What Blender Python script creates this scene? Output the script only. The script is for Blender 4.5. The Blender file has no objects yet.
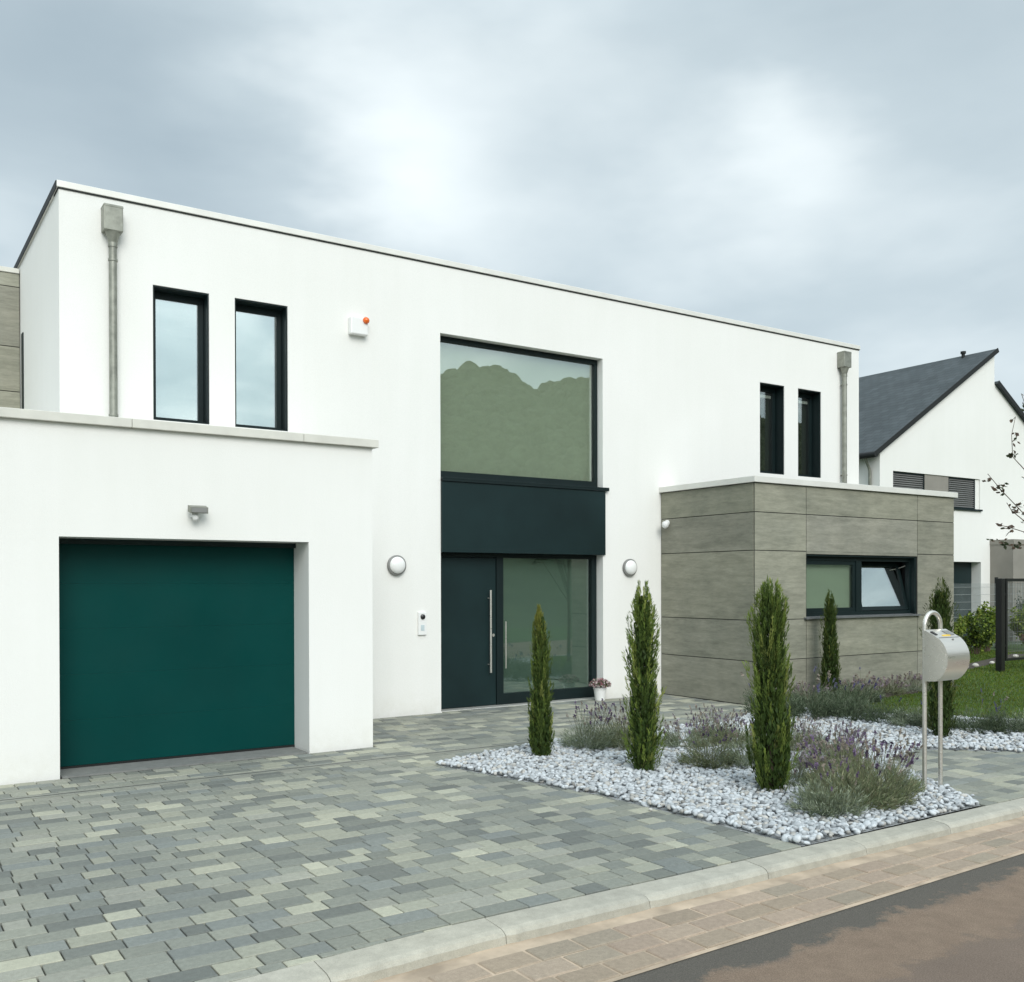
import bpy, math, random
import numpy as np
from mathutils import Vector, Matrix, noise
R = math.radians
random.seed(7); rng = np.random.default_rng(7)
sc = bpy.context.scene
COL = sc.collection

# ------------------------------------------------------------ camera
cam_d = bpy.data.cameras.new('camera'); cam = bpy.data.objects.new('camera', cam_d); COL.objects.link(cam)
cam.location = (0, 0, 1.8)
cam_d.sensor_width = 36; cam_d.lens = 980.322*36/1024
cam_d.shift_x = (512-505.023)/1024; cam_d.shift_y = (590.193-491)/1024
cam_d.clip_start = .05; cam_d.clip_end = 2000
TH, PT, RO = R(56.685), R(-.326), R(.142)
Fv = Vector((math.cos(TH)*math.cos(PT), math.sin(TH)*math.cos(PT), math.sin(PT)))
Rv = Vector((math.sin(TH), -math.cos(TH), 0)); Uv = Rv.cross(Fv)
Rv2 = Rv*math.cos(RO) - Uv*math.sin(RO); Uv2 = Uv*math.cos(RO) + Rv*math.sin(RO)
cam.rotation_euler = Matrix((Rv2, Uv2, -Fv)).transposed().to_euler()
sc.camera = cam

# ------------------------------------------------------------ light
SUN_EL, SUN_AZ = 34, -16          # azimuth measured from the facade normal (-Y), negative = from the left
sd = Vector((math.sin(R(SUN_AZ))*math.cos(R(SUN_EL)), -math.cos(R(SUN_AZ))*math.cos(R(SUN_EL)), math.sin(R(SUN_EL))))
sun_d = bpy.data.lights.new('sun', 'SUN'); sun = bpy.data.objects.new('sun', sun_d); COL.objects.link(sun)
sun_d.energy = 1.12; sun_d.angle = R(34); sun_d.color = (1, .97, .92)
sun.rotation_euler = (-sd).to_track_quat('-Z', 'Y').to_euler()
sc.view_settings.view_transform = 'Standard'; sc.view_settings.look = 'None'
sc.view_settings.exposure = .9; sc.view_settings.gamma = 1; sc.view_settings.use_curve_mapping = False

W = bpy.data.worlds.new('World'); sc.world = W; W.use_nodes = True
nt = W.node_tree; N = nt.nodes; L = nt.links; N.clear()
out = N.new('ShaderNodeOutputWorld'); bg = N.new('ShaderNodeBackground'); L.new(bg.outputs[0], out.inputs[0])
sky = N.new('ShaderNodeTexSky'); sky.sky_type = 'NISHITA'; sky.sun_disc = False
sky.sun_elevation = R(SUN_EL); sky.sun_rotation = R(180+16)
bg.inputs[1].default_value = .1
tc = N.new('ShaderNodeTexCoord'); mp = N.new('ShaderNodeMapping'); L.new(tc.outputs['Generated'], mp.inputs[0])
mp.inputs['Scale'].default_value = (1, 1, 2.4)
n1 = N.new('ShaderNodeTexNoise'); n1.inputs['Scale'].default_value = 2.1; n1.inputs['Detail'].default_value = 5; n1.inputs['Roughness'].default_value = .5; n1.inputs['Distortion'].default_value = .35
L.new(mp.outputs[0], n1.inputs[0])
def wray(x, y):
    A, B = x-505.023, 590.193-y
    return (Fv + Rv*A/980.322 + Uv*B/980.322).normalized()
def wm(op, a, b=None):
    m = N.new('ShaderNodeMath'); m.operation = op
    for i, v in enumerate((a, b)):
        if v is None: continue
        if isinstance(v, (int, float)): m.inputs[i].default_value = v
        else: L.new(v, m.inputs[i])
    return m.outputs[0]
n2 = N.new('ShaderNodeTexNoise'); n2.inputs['Scale'].default_value = 5.5; n2.inputs['Detail'].default_value = 4; L.new(mp.outputs[0], n2.inputs[0])
warp = N.new('ShaderNodeVectorMath'); warp.operation = 'MULTIPLY_ADD'
warp.inputs[1].default_value = (.14, .14, .14); L.new(n2.outputs['Color'], warp.inputs[0]); 
sh = N.new('ShaderNodeVectorMath'); sh.operation = 'SUBTRACT'; L.new(tc.outputs['Generated'], sh.inputs[0]); sh.inputs[1].default_value = (.07, .07, .07)
L.new(sh.outputs[0], warp.inputs[2])
nrm = N.new('ShaderNodeVectorMath'); nrm.operation = 'NORMALIZE'; L.new(warp.outputs[0], nrm.inputs[0])
acc = wm('MULTIPLY', wm('SUBTRACT', n1.outputs[0], .5), 1.15)
acc = wm('ADD', acc, wm('MULTIPLY', wm('SUBTRACT', n2.outputs[0], .5), .5))
n3 = N.new('ShaderNodeTexNoise'); n3.inputs['Scale'].default_value = 9; n3.inputs['Detail'].default_value = 6; n3.inputs['Distortion'].default_value = .6; L.new(mp.outputs[0], n3.inputs[0])
sy = N.new('ShaderNodeSeparateXYZ'); L.new(tc.outputs['Generated'], sy.inputs[0])
bk = N.new('ShaderNodeMapRange'); L.new(sy.outputs[1], bk.inputs[0]); bk.inputs[1].default_value = 0; bk.inputs[2].default_value = -.4; bk.inputs[3].default_value = .12; bk.inputs[4].default_value = 2.0
acc = wm('ADD', acc, wm('MULTIPLY', wm('SUBTRACT', n3.outputs[0], .5), bk.outputs[0]))
# cloud bank: brighter gaps and darker bellies at fixed directions of the sky
for (px, py_, rad, amp) in [(440, 110, .17, .62), (330, 95, .09, .32), (790, 165, .085, .62), (545, 175, .10, -.42), (270, 175, .15, -.3), (130, 150, .2, -.2),
                            (660, 90, .12, -.12), (950, 130, .2, -.15), (640, 240, .09, .2), (60, 20, .16, -.25), (20, 230, .07, .35), (900, 330, .2, .3), (420, 220, .08, .25), (570, 75, .09, .25), (500, 225, .09, .25), (450, -20, .1, -.2)]:
    d = wray(px, py_)
    dp = N.new('ShaderNodeVectorMath'); dp.operation = 'DISTANCE'; L.new(nrm.outputs[0], dp.inputs[0]); dp.inputs[1].default_value = d
    g = wm('EXPONENT', wm('MULTIPLY', wm('POWER', wm('DIVIDE', dp.outputs['Value'], rad), 2.), -1.))
    acc = wm('ADD', acc, wm('MULTIPLY', g, amp))
sx = N.new('ShaderNodeSeparateXYZ'); L.new(tc.outputs['Generated'], sx.inputs[0])
mr = N.new('ShaderNodeMapRange'); L.new(acc, mr.inputs[0]); mr.inputs[1].default_value = -.62; mr.inputs[2].default_value = .72
cr = N.new('ShaderNodeValToRGB'); L.new(mr.outputs[0], cr.inputs[0])
cr.color_ramp.elements[0].position = 0; cr.color_ramp.elements[0].color = (2.25, 2.78, 3.12, 1)
cr.color_ramp.elements[1].position = 1; cr.color_ramp.elements[1].color = (5.3, 5.75, 5.85, 1)
e = cr.color_ramp.elements.new(.5); e.color = (3.2, 3.75, 4.02, 1)
# overcast: brighter towards the zenith and towards the veiled sun behind the camera
dv = N.new('ShaderNodeVectorMath'); dv.operation = 'DOT_PRODUCT'; L.new(tc.outputs['Generated'], dv.inputs[0]); dv.inputs[1].default_value = sd
glow = wm('ADD', 1.0, wm('MULTIPLY', wm('POWER', wm('MAXIMUM', dv.outputs['Value'], 0), 3.0), 1.0))
zen = N.new('ShaderNodeMapRange'); L.new(sx.outputs[2], zen.inputs[0]); zen.inputs[1].default_value = .48; zen.inputs[2].default_value = .9; zen.inputs[3].default_value = 1; zen.inputs[4].default_value = 1.6
bright = wm('MULTIPLY', glow, zen.outputs[0])
mx = N.new('ShaderNodeMixRGB'); mx.inputs[0].default_value = .95; L.new(sky.outputs[0], mx.inputs[1]); L.new(cr.outputs[0], mx.inputs[2])
sc_ = N.new('ShaderNodeVectorMath'); sc_.operation = 'SCALE'; L.new(mx.outputs[0], sc_.inputs[0]); L.new(bright, sc_.inputs['Scale'])
L.new(sc_.outputs[0], bg.inputs[0])

# ------------------------------------------------------------ materials
class Mat:
    def __init__(s, name, color, rough=.6, metal=0., spec=.5):
        s.m = bpy.data.materials.new(name); s.m.use_nodes = True
        s.t = s.m.node_tree; s.b = s.t.nodes['Principled BSDF']
        s.b.inputs['Base Color'].default_value = (*color, 1); s.b.inputs['Roughness'].default_value = rough
        s.b.inputs['Metallic'].default_value = metal; s.b.inputs['Specular IOR Level'].default_value = spec
        s.c = color; s.tc = s.t.nodes.new('ShaderNodeTexCoord')
    def n(s, k): return s.t.nodes.new(k)
    def l(s, a, b): s.t.links.new(a, b)
    def coord(s, scale=(1, 1, 1)):
        m = s.n('ShaderNodeMapping'); m.inputs['Scale'].default_value = scale; s.l(s.tc.outputs['Object'], m.inputs[0]); return m.outputs[0]
    def noise(s, sc, det=4, rough=.55, scale=(1, 1, 1), dist=0):
        n = s.n('ShaderNodeTexNoise'); n.inputs['Scale'].default_value = sc; n.inputs['Detail'].default_value = det
        n.inputs['Roughness'].default_value = rough; n.inputs['Distortion'].default_value = dist; s.l(s.coord(scale), n.inputs[0]); return n.outputs[0]
    def ramp(s, f, stops):
        r = s.n('ShaderNodeValToRGB'); s.l(f, r.inputs[0]); el = r.color_ramp.elements
        el[0].position, el[0].color = stops[0][0], (*stops[0][1], 1); el[1].position, el[1].color = stops[-1][0], (*stops[-1][1], 1)
        for p, c in stops[1:-1]: x = el.new(p); x.color = (*c, 1)
        return r.outputs[0]
    def mul(s, a, b, f=1., mode='MULTIPLY'):
        m = s.n('ShaderNodeMixRGB'); m.blend_type = mode
        for i, v in enumerate((f, a, b)):
            if isinstance(v, (int, float)): m.inputs[i].default_value = v
            elif isinstance(v, tuple): m.inputs[i].default_value = (*v, 1)
            else: s.l(v, m.inputs[i])
        return m.outputs[0]
    def attr(s, n='Col'):
        a = s.n('ShaderNodeAttribute'); a.attribute_name = n; return a.outputs['Color']
    def base(s, o): s.l(o, s.b.inputs['Base Color']); return s
    def rgh(s, o): s.l(o, s.b.inputs['Roughness']); return s
    def bump(s, h, st=.3, d=.01):
        b = s.n('ShaderNodeBump'); b.inputs['Strength'].default_value = st; b.inputs['Distance'].default_value = d; s.l(h, b.inputs['Height']); s.l(b.outputs[0], s.b.inputs['Normal']); return s

def vary(name, c, rough=.6, metal=0, sc=6, amt=.12, bsc=None, bst=.2, bd=.004, spec=.5, scale=(1, 1, 1)):
    m = Mat(name, c, rough, metal, spec)
    lo = tuple(x*(1-amt) for x in c); hi = tuple(min(1, x*(1+amt)) for x in c)
    m.base(m.ramp(m.noise(sc, scale=scale), [(.3, lo), (.7, hi)]))
    if bsc: m.bump(m.noise(bsc, 3), bst, bd)
    return m.m

def stucco():
    m = Mat('white_stucco', (.8, .8, .77), .92, spec=.2)
    big = m.ramp(m.noise(.5, 3), [(.3, (.782, .776, .738)), (.7, (.815, .808, .775))])
    fine = m.ramp(m.noise(160, 2), [(.25, (.93, .93, .93)), (.6, (1, 1, 1))])
    streak = m.ramp(m.noise(1.6, 4, scale=(3.2, 3.2, .22)), [(.3, (.985, .986, .982)), (.62, (1, 1, 1))])
    sep = m.n('ShaderNodeSeparateXYZ'); m.l(m.tc.outputs['Object'], sep.inputs[0])
    mr_ = m.n('ShaderNodeMapRange'); m.l(sep.outputs[2], mr_.inputs[0]); mr_.inputs[1].default_value = .02; mr_.inputs[2].default_value = .35; mr_.inputs[3].default_value = 1; mr_.inputs[4].default_value = 0
    sp = m.n('ShaderNodeMath'); sp.operation = 'MULTIPLY'; m.l(mr_.outputs[0], sp.inputs[0]); m.l(m.ramp(m.noise(7, 6, .7), [(.35, (0, 0, 0)), (.7, (.38, .38, .38))]), sp.inputs[1])
    m.base(m.mul(m.mul(m.mul(big, fine), streak), (.60, .58, .50), sp.outputs[0], 'MIX')); m.bump(m.noise(110, 4, .65), .5, .004); return m.m
M_stucco = stucco()
def cladding():
    m = Mat('fibre_cement_cladding', (.25, .25, .22), .75, spec=.25)
    a = m.ramp(m.noise(2.6, 8, .72, scale=(.6, .6, 4.2), dist=.3), [(.28, (.20, .198, .158)), (.5, (.268, .262, .212)), (.72, (.325, .315, .26))])
    b = m.ramp(m.noise(11, 7, .8, scale=(.5, .5, 2.6)), [(.32, (.80, .80, .80)), (.6, (1.05, 1.05, 1.05))])
    c = m.ramp(m.noise(1.5, 4), [(.3, (.82, .84, .84)), (.7, (1.08, 1.08, 1.06))])
    m.base(m.mul(m.mul(m.mul(a, b), c), m.attr())); m.bump(m.noise(14, 5, .7, scale=(.3, .3, 6)), .35, .004); return m.m
M_clad = cladding()
M_backing = Mat('dark_joint_backing', (.03, .03, .03), .9).m
M_coping = vary('pale_stone_coping', (.6, .59, .53), .6, 0, 3, .1, 80, .15)
M_metalcop = vary('pale_metal_coping', (.72, .71, .66), .42, .15, 3, .06)
M_trim = Mat('matt_dark_trim', (.022, .024, .024), .6, spec=.2).m
M_anth = vary('anthracite_aluminium', (.006, .014, .0145), .45, 0, 2, .12, spec=.28)
M_anthp = vary('anthracite_panel', (.008, .0205, .0215), .4, 0, 1.2, .2, spec=.3)
def garage_paint():
    m = Mat('petrol_green_steel', (.0, .03, .026), .42, spec=.14)
    m.base(m.ramp(m.noise(.8, 3), [(.3, (.0, .040, .036)), (.7, (.0002, .048, .043))]))
    m.bump(m.noise(240, 2, scale=(1, 1, .06)), .12, .0015); m.rgh(m.ramp(m.noise(2.2, 5), [(.3, (.34,)*3), (.7, (.46,)*3)])); return m.m
M_garage = garage_paint()
M_zinc = vary('weathered_zinc', (.265, .27, .23), .5, .5, 9, .25, 30, .1)
def inox():
    m = Mat('brushed_stainless', (.74, .71, .65), .34, .82)
    m.rgh(m.ramp(m.noise(60, 2, scale=(.05, 1, 1)), [(.3, (.26,)*3), (.7, (.42,)*3)])); return m.m
M_inox = inox()
M_white = Mat('white_plastic', (.78, .78, .76), .4).m
M_opal = Mat('opal_glass', (.82, .82, .8), .15).m
M_greyp = Mat('grey_plastic', (.2, .2, .19), .45).m
M_black = Mat('black_plastic', (.015, .015, .015), .3).m
M_orange = Mat('orange_lens', (.75, .14, .02), .2).m
M_yellow = Mat('yellow_sticker', (.75, .5, .05), .5).m
M_blind = Mat('pale_roller_blind', (.34, .40, .31), .9, spec=.1).m
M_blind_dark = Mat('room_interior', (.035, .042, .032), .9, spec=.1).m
M_curt = Mat('sage_privacy_blind', (.46, .49, .40), .9, spec=.1).m
M_curt2 = Mat('dark_sage_blind', (.10, .13, .11), .9, spec=.1).m
M_curt3 = Mat('pale_sage_blind', (.37, .42, .34), .9, spec=.1).m
def glass(name, refl, tint=(.8, .88, .82)):
    m = bpy.data.materials.new(name); m.use_nodes = True; t = m.node_tree; t.nodes.clear()
    o = t.nodes.new('ShaderNodeOutputMaterial'); mx = t.nodes.new('ShaderNodeMixShader'); g = t.nodes.new('ShaderNodeBsdfGlossy'); tr = t.nodes.new('ShaderNodeBsdfTransparent')
    tr.inputs[0].default_value = (*tint, 1); g.inputs['Roughness'].default_value = .0; g.inputs['Color'].default_value = (.93, .98, .97, 1)
    tcn = t.nodes.new('ShaderNodeTexCoord'); n = t.nodes.new('ShaderNodeTexNoise'); n.inputs['Scale'].default_value = .9; n.inputs['Detail'].default_value = 1
    b = t.nodes.new('ShaderNodeBump'); b.inputs['Strength'].default_value = .10; b.inputs['Distance'].default_value = .02
    t.links.new(tcn.outputs['Object'], n.inputs[0]); t.links.new(n.outputs[0], b.inputs['Height']); t.links.new(b.outputs[0], g.inputs['Normal'])
    f = t.nodes.new('ShaderNodeLayerWeight'); f.inputs[0].default_value = .5
    pw = t.nodes.new('ShaderNodeMath'); pw.operation = 'POWER'; pw.inputs[1].default_value = 5; t.links.new(f.outputs['Facing'], pw.inputs[0])
    ad = t.nodes.new('ShaderNodeMath'); ad.operation = 'MULTIPLY_ADD'; ad.use_clamp = True; ad.inputs[1].default_value = 1-refl; ad.inputs[2].default_value = refl; t.links.new(pw.outputs[0], ad.inputs[0])
    t.links.new(ad.outputs[0], mx.inputs[0]); t.links.new(tr.outputs[0], mx.inputs[1]); t.links.new(g.outputs[0], mx.inputs[2]); t.links.new(mx.outputs[0], o.inputs[0]); return m
M_glass = glass('window_glass', .23, (.94, .97, .94))
M_glass_sky = glass('coated_window_glass', .55)
M_glass_door = glass('entrance_glass', .14, (.9, .96, .93))
def paver_mat(name, lo=.82, hi=1.1, sc=30):
    m = Mat(name, (.25, .25, .23), .8, spec=.25)
    sp = m.ramp(m.noise(sc, 5, .7), [(.3, (lo,)*3), (.7, (hi,)*3)]); big = m.ramp(m.noise(.55, 3), [(.3, (.86, .87, .88)), (.7, (1.07, 1.06, 1.03))])
    fine = m.ramp(m.noise(220, 2), [(.3, (.85,)*3), (.6, (1.05,)*3)])
    m.base(m.mul(m.mul(m.mul(m.attr(), sp), big), fine)); m.bump(m.noise(120, 4), .3, .003); return m.m
M_paver = paver_mat('concrete_paver')
M_grout = vary('paver_joint_sand', (.04, .042, .034), .95, 0, 14, .3, 90, .3)
M_kerb = paver_mat('kerb_concrete', .80, 1.08, 9)
M_sand = vary('sandy_joint', (.43, .34, .25), .95, 0, 5, .28, 120, .4)
def asphalt():
    m = Mat('asphalt', (.09, .085, .08), .9, spec=.25)
    f = m.ramp(m.noise(150, 4, .8), [(.3, (.5,)*3), (.7, (1.42, 1.39, 1.35))]); b = m.ramp(m.noise(1.2, 4), [(.3, (.19, .147, .118)), (.7, (.235, .183, .147))])
    # red sand washed onto the carriageway along the gutter
    sep = m.n('ShaderNodeSeparateXYZ'); m.l(m.tc.outputs['Object'], sep.inputs[0])
    def mm(op, a, bb):
        q = m.n('ShaderNodeMath'); q.operation = op
        for i, v in enumerate((a, bb)):
            if isinstance(v, (int, float)): q.inputs[i].default_value = v
            else: m.l(v, q.inputs[i])
        return q.outputs[0]
    yy = mm('SUBTRACT', sep.outputs[1], mm('MULTIPLY', sep.outputs[0], .033))
    dist = mm('ABSOLUTE', mm('SUBTRACT', yy, 3.02), 0)
    wob = mm('MULTIPLY', mm('SUBTRACT', m.noise(3.0, 12, .78), .5), .85)
    msk = m.n('ShaderNodeMapRange'); m.l(mm('ADD', dist, wob), msk.inputs[0]); msk.inputs[1].default_value = .27; msk.inputs[2].default_value = .20
    msk.inputs[3].default_value = 0; msk.inputs[4].default_value = .9
    sandc = m.ramp(m.noise(9, 6, .7), [(.3, (.215, .158, .118)), (.7, (.285, .215, .16))])
    dark = m.n('ShaderNodeMapRange'); m.l(mm('ADD', yy, mm('MULTIPLY', m.noise(2.5, 4), .1)), dark.inputs[0]); dark.inputs[1].default_value = 3.25; dark.inputs[2].default_value = 3.29
    b2 = m.mul(b, (.125, .115, .10), dark.outputs[0], 'MIX')
    m.base(m.mul(m.mul(b2, sandc, msk.outputs[0], 'MIX'), f)); m.bump(m.noise(140, 4, .8), .9, .008); return m.m
M_asphalt = asphalt()
M_lawn = vary('lawn_soil', (.045, .085, .018), .95, 0, 1.3, .3, 60, .5)
M_soil = vary('dark_soil', (.06, .048, .035), .95, 0, 9, .3, 50, .8, .01)
M_bedbase = vary('gravel_bed_base', (.28, .29, .29), .95, 0, 40, .5, 50, .8, .01)
def leafmat(name, tr=.25):
    m = Mat(name, (.08, .12, .04), .6, spec=.25); m.base(m.mul(m.attr(), m.ramp(m.noise(14, 2), [(.3, (.8, .8, .8)), (.7, (1.15, 1.15, 1.1))])))
    t = m.t; d = t.nodes.new('ShaderNodeBsdfTranslucent'); mx = t.nodes.new('ShaderNodeMixShader'); mx.inputs[0].default_value = tr
    m.l(m.attr(), d.inputs[0]); m.l(m.b.outputs[0], mx.inputs[1]); m.l(d.outputs[0], mx.inputs[2]); m.l(mx.outputs[0], t.nodes['Material Output'].inputs[0]); return m.m
M_leaf = leafmat('foliage'); M_grass = leafmat('grass_blades', .3)
M_bark = vary('bark', (.09, .065, .045), .9, 0, 20, .3, 60, .6)
def pebm():
    m = Mat('white_marble_pebble', (.6, .62, .63), .55, spec=.35); m.base(m.mul(m.attr(), m.ramp(m.noise(45, 4, .6), [(.3, (.82, .84, .86)), (.65, (1.03, 1.03, 1.03))]))); return m.m
M_pebble = pebm()
M_petal = leafmat('petals', .3)
def slate():
    m = Mat('slate_roof', (.07, .08, .085), .7, spec=.3)
    mp_ = m.n('ShaderNodeMapping'); m.l(m.tc.outputs['Object'], mp_.inputs[0]); mp_.inputs['Rotation'].default_value = (0, 0, R(90))
    b = m.n('ShaderNodeTexBrick'); m.l(mp_.outputs[0], b.inputs[0]); b.inputs['Scale'].default_value = 1; b.inputs['Brick Width'].default_value = .3; b.inputs['Row Height'].default_value = .2; b.inputs['Mortar Size'].default_value = .008
    b.inputs['Color1'].default_value = (.054, .066, .070, 1); b.inputs['Color2'].default_value = (.072, .085, .090, 1); b.inputs['Mortar'].default_value = (.033, .038, .040, 1)
    m.base(m.mul(b.outputs[0], m.ramp(m.noise(1.2, 4), [(.3, (.8, .8, .8)), (.7, (1.15, 1.15, 1.15))]))); m.bump(b.outputs[1], .3, -.01); return m.m
M_slate = slate()
M_taupe = vary('taupe_render', (.25, .235, .205), .9, 0, 2, .08)
M_hill = vary('hill_ground', (.05, .07, .03), .95, 0, .2, .3)
def forestm():
    m = Mat('distant_canopy', (.1, .12, .07), .9, spec=.1); m.base(m.mul(m.attr(), m.ramp(m.noise(1.1, 8, .8), [(.36, (.45, .45, .42)), (.62, (1.45, 1.45, 1.4))])))
    m.bump(m.noise(.9, 8, .8), 1, 1.2); return m.m
M_forest = forestm()
M_louvre = vary('grey_louvre', (.14, .14, .135), .5, 0, 2, .1)

# ------------------------------------------------------------ helpers
def mk(name, V, F, mat, parent=None, cols=None, smooth=False, corner=None):
    me = bpy.data.meshes.new(name)
    if isinstance(V, np.ndarray) and isinstance(F, np.ndarray):
        nv, nf, k = len(V), len(F), F.shape[1]
        me.vertices.add(nv); me.vertices.foreach_set('co', V.astype(np.float32).ravel())
        me.loops.add(nf*k); me.loops.foreach_set('vertex_index', F.astype(np.int32).ravel())
        me.polygons.add(nf); me.polygons.foreach_set('loop_start', np.arange(0, nf*k, k, dtype=np.int32))
        me.update(calc_edges=True); me.validate()
    else:
        me.from_pydata([tuple(v) for v in V], [], F); me.update()
    if cols is not None:    # per-vertex colours
        a = me.color_attributes.new('Col', 'FLOAT_COLOR', 'POINT')
        c = np.ones((len(me.vertices), 4), np.float32); c[:, :3] = np.array(cols, dtype=np.float32)[:len(me.vertices)]; a.data.foreach_set('color', c.ravel())
    if smooth: me.polygons.foreach_set('use_smooth', [True]*len(me.polygons))
    mats = mat if isinstance(mat, list) else [mat]
    for m in mats: me.materials.append(m)
    o = bpy.data.objects.new(name, me); COL.objects.link(o)
    if parent: o.parent = parent
    return o
class MB:
    def __init__(s): s.V = []; s.F = []; s.C = []; s.col = (1, 1, 1)
    def add(s, V, F):
        b = len(s.V); s.V += [Vector(v) for v in V]; s.F += [tuple(i+b for i in f) for f in F]; s.C += [s.col]*len(V); return s
    def box(s, x0, x1, y0, y1, z0, z1, bev=0):
        if bev <= 0:
            V = [(x, y, z) for z in (z0, z1) for y in (y0, y1) for x in (x0, x1)]
            return s.add(V, [(0, 2, 3, 1), (4, 5, 7, 6), (0, 1, 5, 4), (2, 6, 7, 3), (0, 4, 6, 2), (1, 3, 7, 5)])
        import bmesh
        bm = bmesh.new(); bmesh.ops.create_cube(bm, size=1)
        for v in bm.verts: v.co = Vector(((x0+x1)/2+v.co.x*(x1-x0), (y0+y1)/2+v.co.y*(y1-y0), (z0+z1)/2+v.co.z*(z1-z0)))
        bmesh.ops.bevel(bm, geom=bm.edges[:], offset=bev, segments=2, profile=.5, affect='EDGES')
        bm.verts.index_update(); V = [v.co.copy() for v in bm.verts]; F = [[v.index for v in f.verts] for f in bm.faces]; bm.free(); return s.add(V, F)
    def tube(s, pts, r, n=12, cap=True):
        pts = [Vector(p) for p in pts]; rs = r if isinstance(r, (list, tuple)) else [r]*len(pts)
        V = []; up = None
        for i, p in enumerate(pts):
            t = (pts[min(i+1, len(pts)-1)] - pts[max(i-1, 0)]).normalized()
            if up is None: a = t.orthogonal().normalized()
            else: a = (up - t*up.dot(t)).normalized()
            up = a; b = t.cross(a)
            for k in range(n): q = 2*math.pi*k/n; V.append(p + (a*math.cos(q)+b*math.sin(q))*rs[i])
        F = []
        for i in range(len(pts)-1):
            for k in range(n): F.append((i*n+k, i*n+(k+1) % n, (i+1)*n+(k+1) % n, (i+1)*n+k))
        if cap: F.append(tuple(range(n))[::-1]); F.append(tuple(range((len(pts)-1)*n, len(pts)*n)))
        return s.add(V, F)
    def lathe(s, prof, axis='Z', c=(0, 0, 0), n=32, sx=1, sz=1):
        V = []; c = Vector(c)
        for (r, h) in prof:
            for k in range(n):
                q = 2*math.pi*k/n; a, b = r*math.cos(q), r*math.sin(q)
                if axis == 'Z': V.append(c+Vector((a, b, h)))
                elif axis == 'Y': V.append(c+Vector((a*sx, h, b*sz)))
                else: V.append(c+Vector((h, a, b)))
        F = []
        for i in range(len(prof)-1):
            for k in range(n): F.append((i*n+k, i*n+(k+1) % n, (i+1)*n+(k+1) % n, (i+1)*n+k))
        F.append(tuple(range(n))[::-1]); F.append(tuple(range((len(prof)-1)*n, len(prof)*n)))
        return s.add(V, F)
    def prism(s, poly, a0, a1, axis='X'):
        n = len(poly); V = []
        for a in (a0, a1):
            for (u, v) in poly:
                V.append({'X': (a, u, v), 'Y': (u, a, v), 'Z': (u, v, a)}[axis])
        F = [tuple(range(n)), tuple(range(n, 2*n))[::-1]] + [(i, i+n, (i+1) % n+n, (i+1) % n) for i in range(n)]
        return s.add(V, F)
    def build(s, name, mat, parent=None, smooth=False, colored=False):
        import bmesh
        o = mk(name, s.V, s.F, mat, None, s.C, smooth)
        bm = bmesh.new(); bm.from_mesh(o.data); bmesh.ops.recalc_face_normals(bm, faces=bm.faces[:]); bm.to_mesh(o.data); bm.free()
        if smooth:
            for p in o.data.polygons: p.use_smooth = True
            try: o.data.set_sharp_from_angle(angle=R(40))
            except Exception: pass
        if parent: par(o, parent)
        return o
def par(o, p):
    # geometry is written in world coordinates: keep it there
    o.parent = p
    bpy_loc = world_loc(p); o.location = Vector(o.location) - bpy_loc
def world_loc(o):
    v = Vector(o.location)
    while o.parent: o = o.parent; v += Vector(o.location)
    return v
def tag(o, label=None, cat=None, group=None, kind=None):
    if label: o['label'] = label
    if cat: o['category'] = cat
    if group: o['group'] = group
    if kind: o['kind'] = kind
    return o
def thing(name, label, cat, loc=(0, 0, 0), group=None):
    o = bpy.data.objects.new(name, None); COL.objects.link(o); o.location = loc; o.empty_display_size = .2; return tag(o, label, cat, group)
def dup(o, parent=None, loc=None, rz=None, scale=None, label=None):
    c = o.copy(); COL.objects.link(c); c.parent = parent
    if loc is not None: c.location = loc
    if rz is not None: c.rotation_euler = (0, 0, rz)
    if scale is not None: c.scale = (scale,)*3 if isinstance(scale, (int, float)) else scale
    if label: c['label'] = label
    for ch in list(o.children): dup(ch, c)
    return c
def inside(x, y, P):
    c = False; j = len(P)-1
    for i in range(len(P)):
        if (P[i][1] > y) != (P[j][1] > y) and x < (P[j][0]-P[i][0])*(y-P[i][1])/(P[j][1]-P[i][1])+P[i][0]: c = not c
        j = i
    return c
def spans(y, P):
    xs = []
    for i in range(len(P)):
        a, b = P[i], P[i-1]
        if (a[1] > y) != (b[1] > y): xs.append(a[0]+(b[0]-a[0])*(y-a[1])/(b[1]-a[1]))
    xs.sort(); return list(zip(xs[::2], xs[1::2]))
def sheet(name, poly, z, mat, kind='structure'):
    o = mk(name, [(x, y, z) for x, y in poly], [tuple(range(len(poly)))], mat, None, [(1, 1, 1)]*len(poly)); tag(o, kind=kind); 
    if o.data.polygons[0].normal.z < 0: o.data.flip_normals()
    return o

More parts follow.
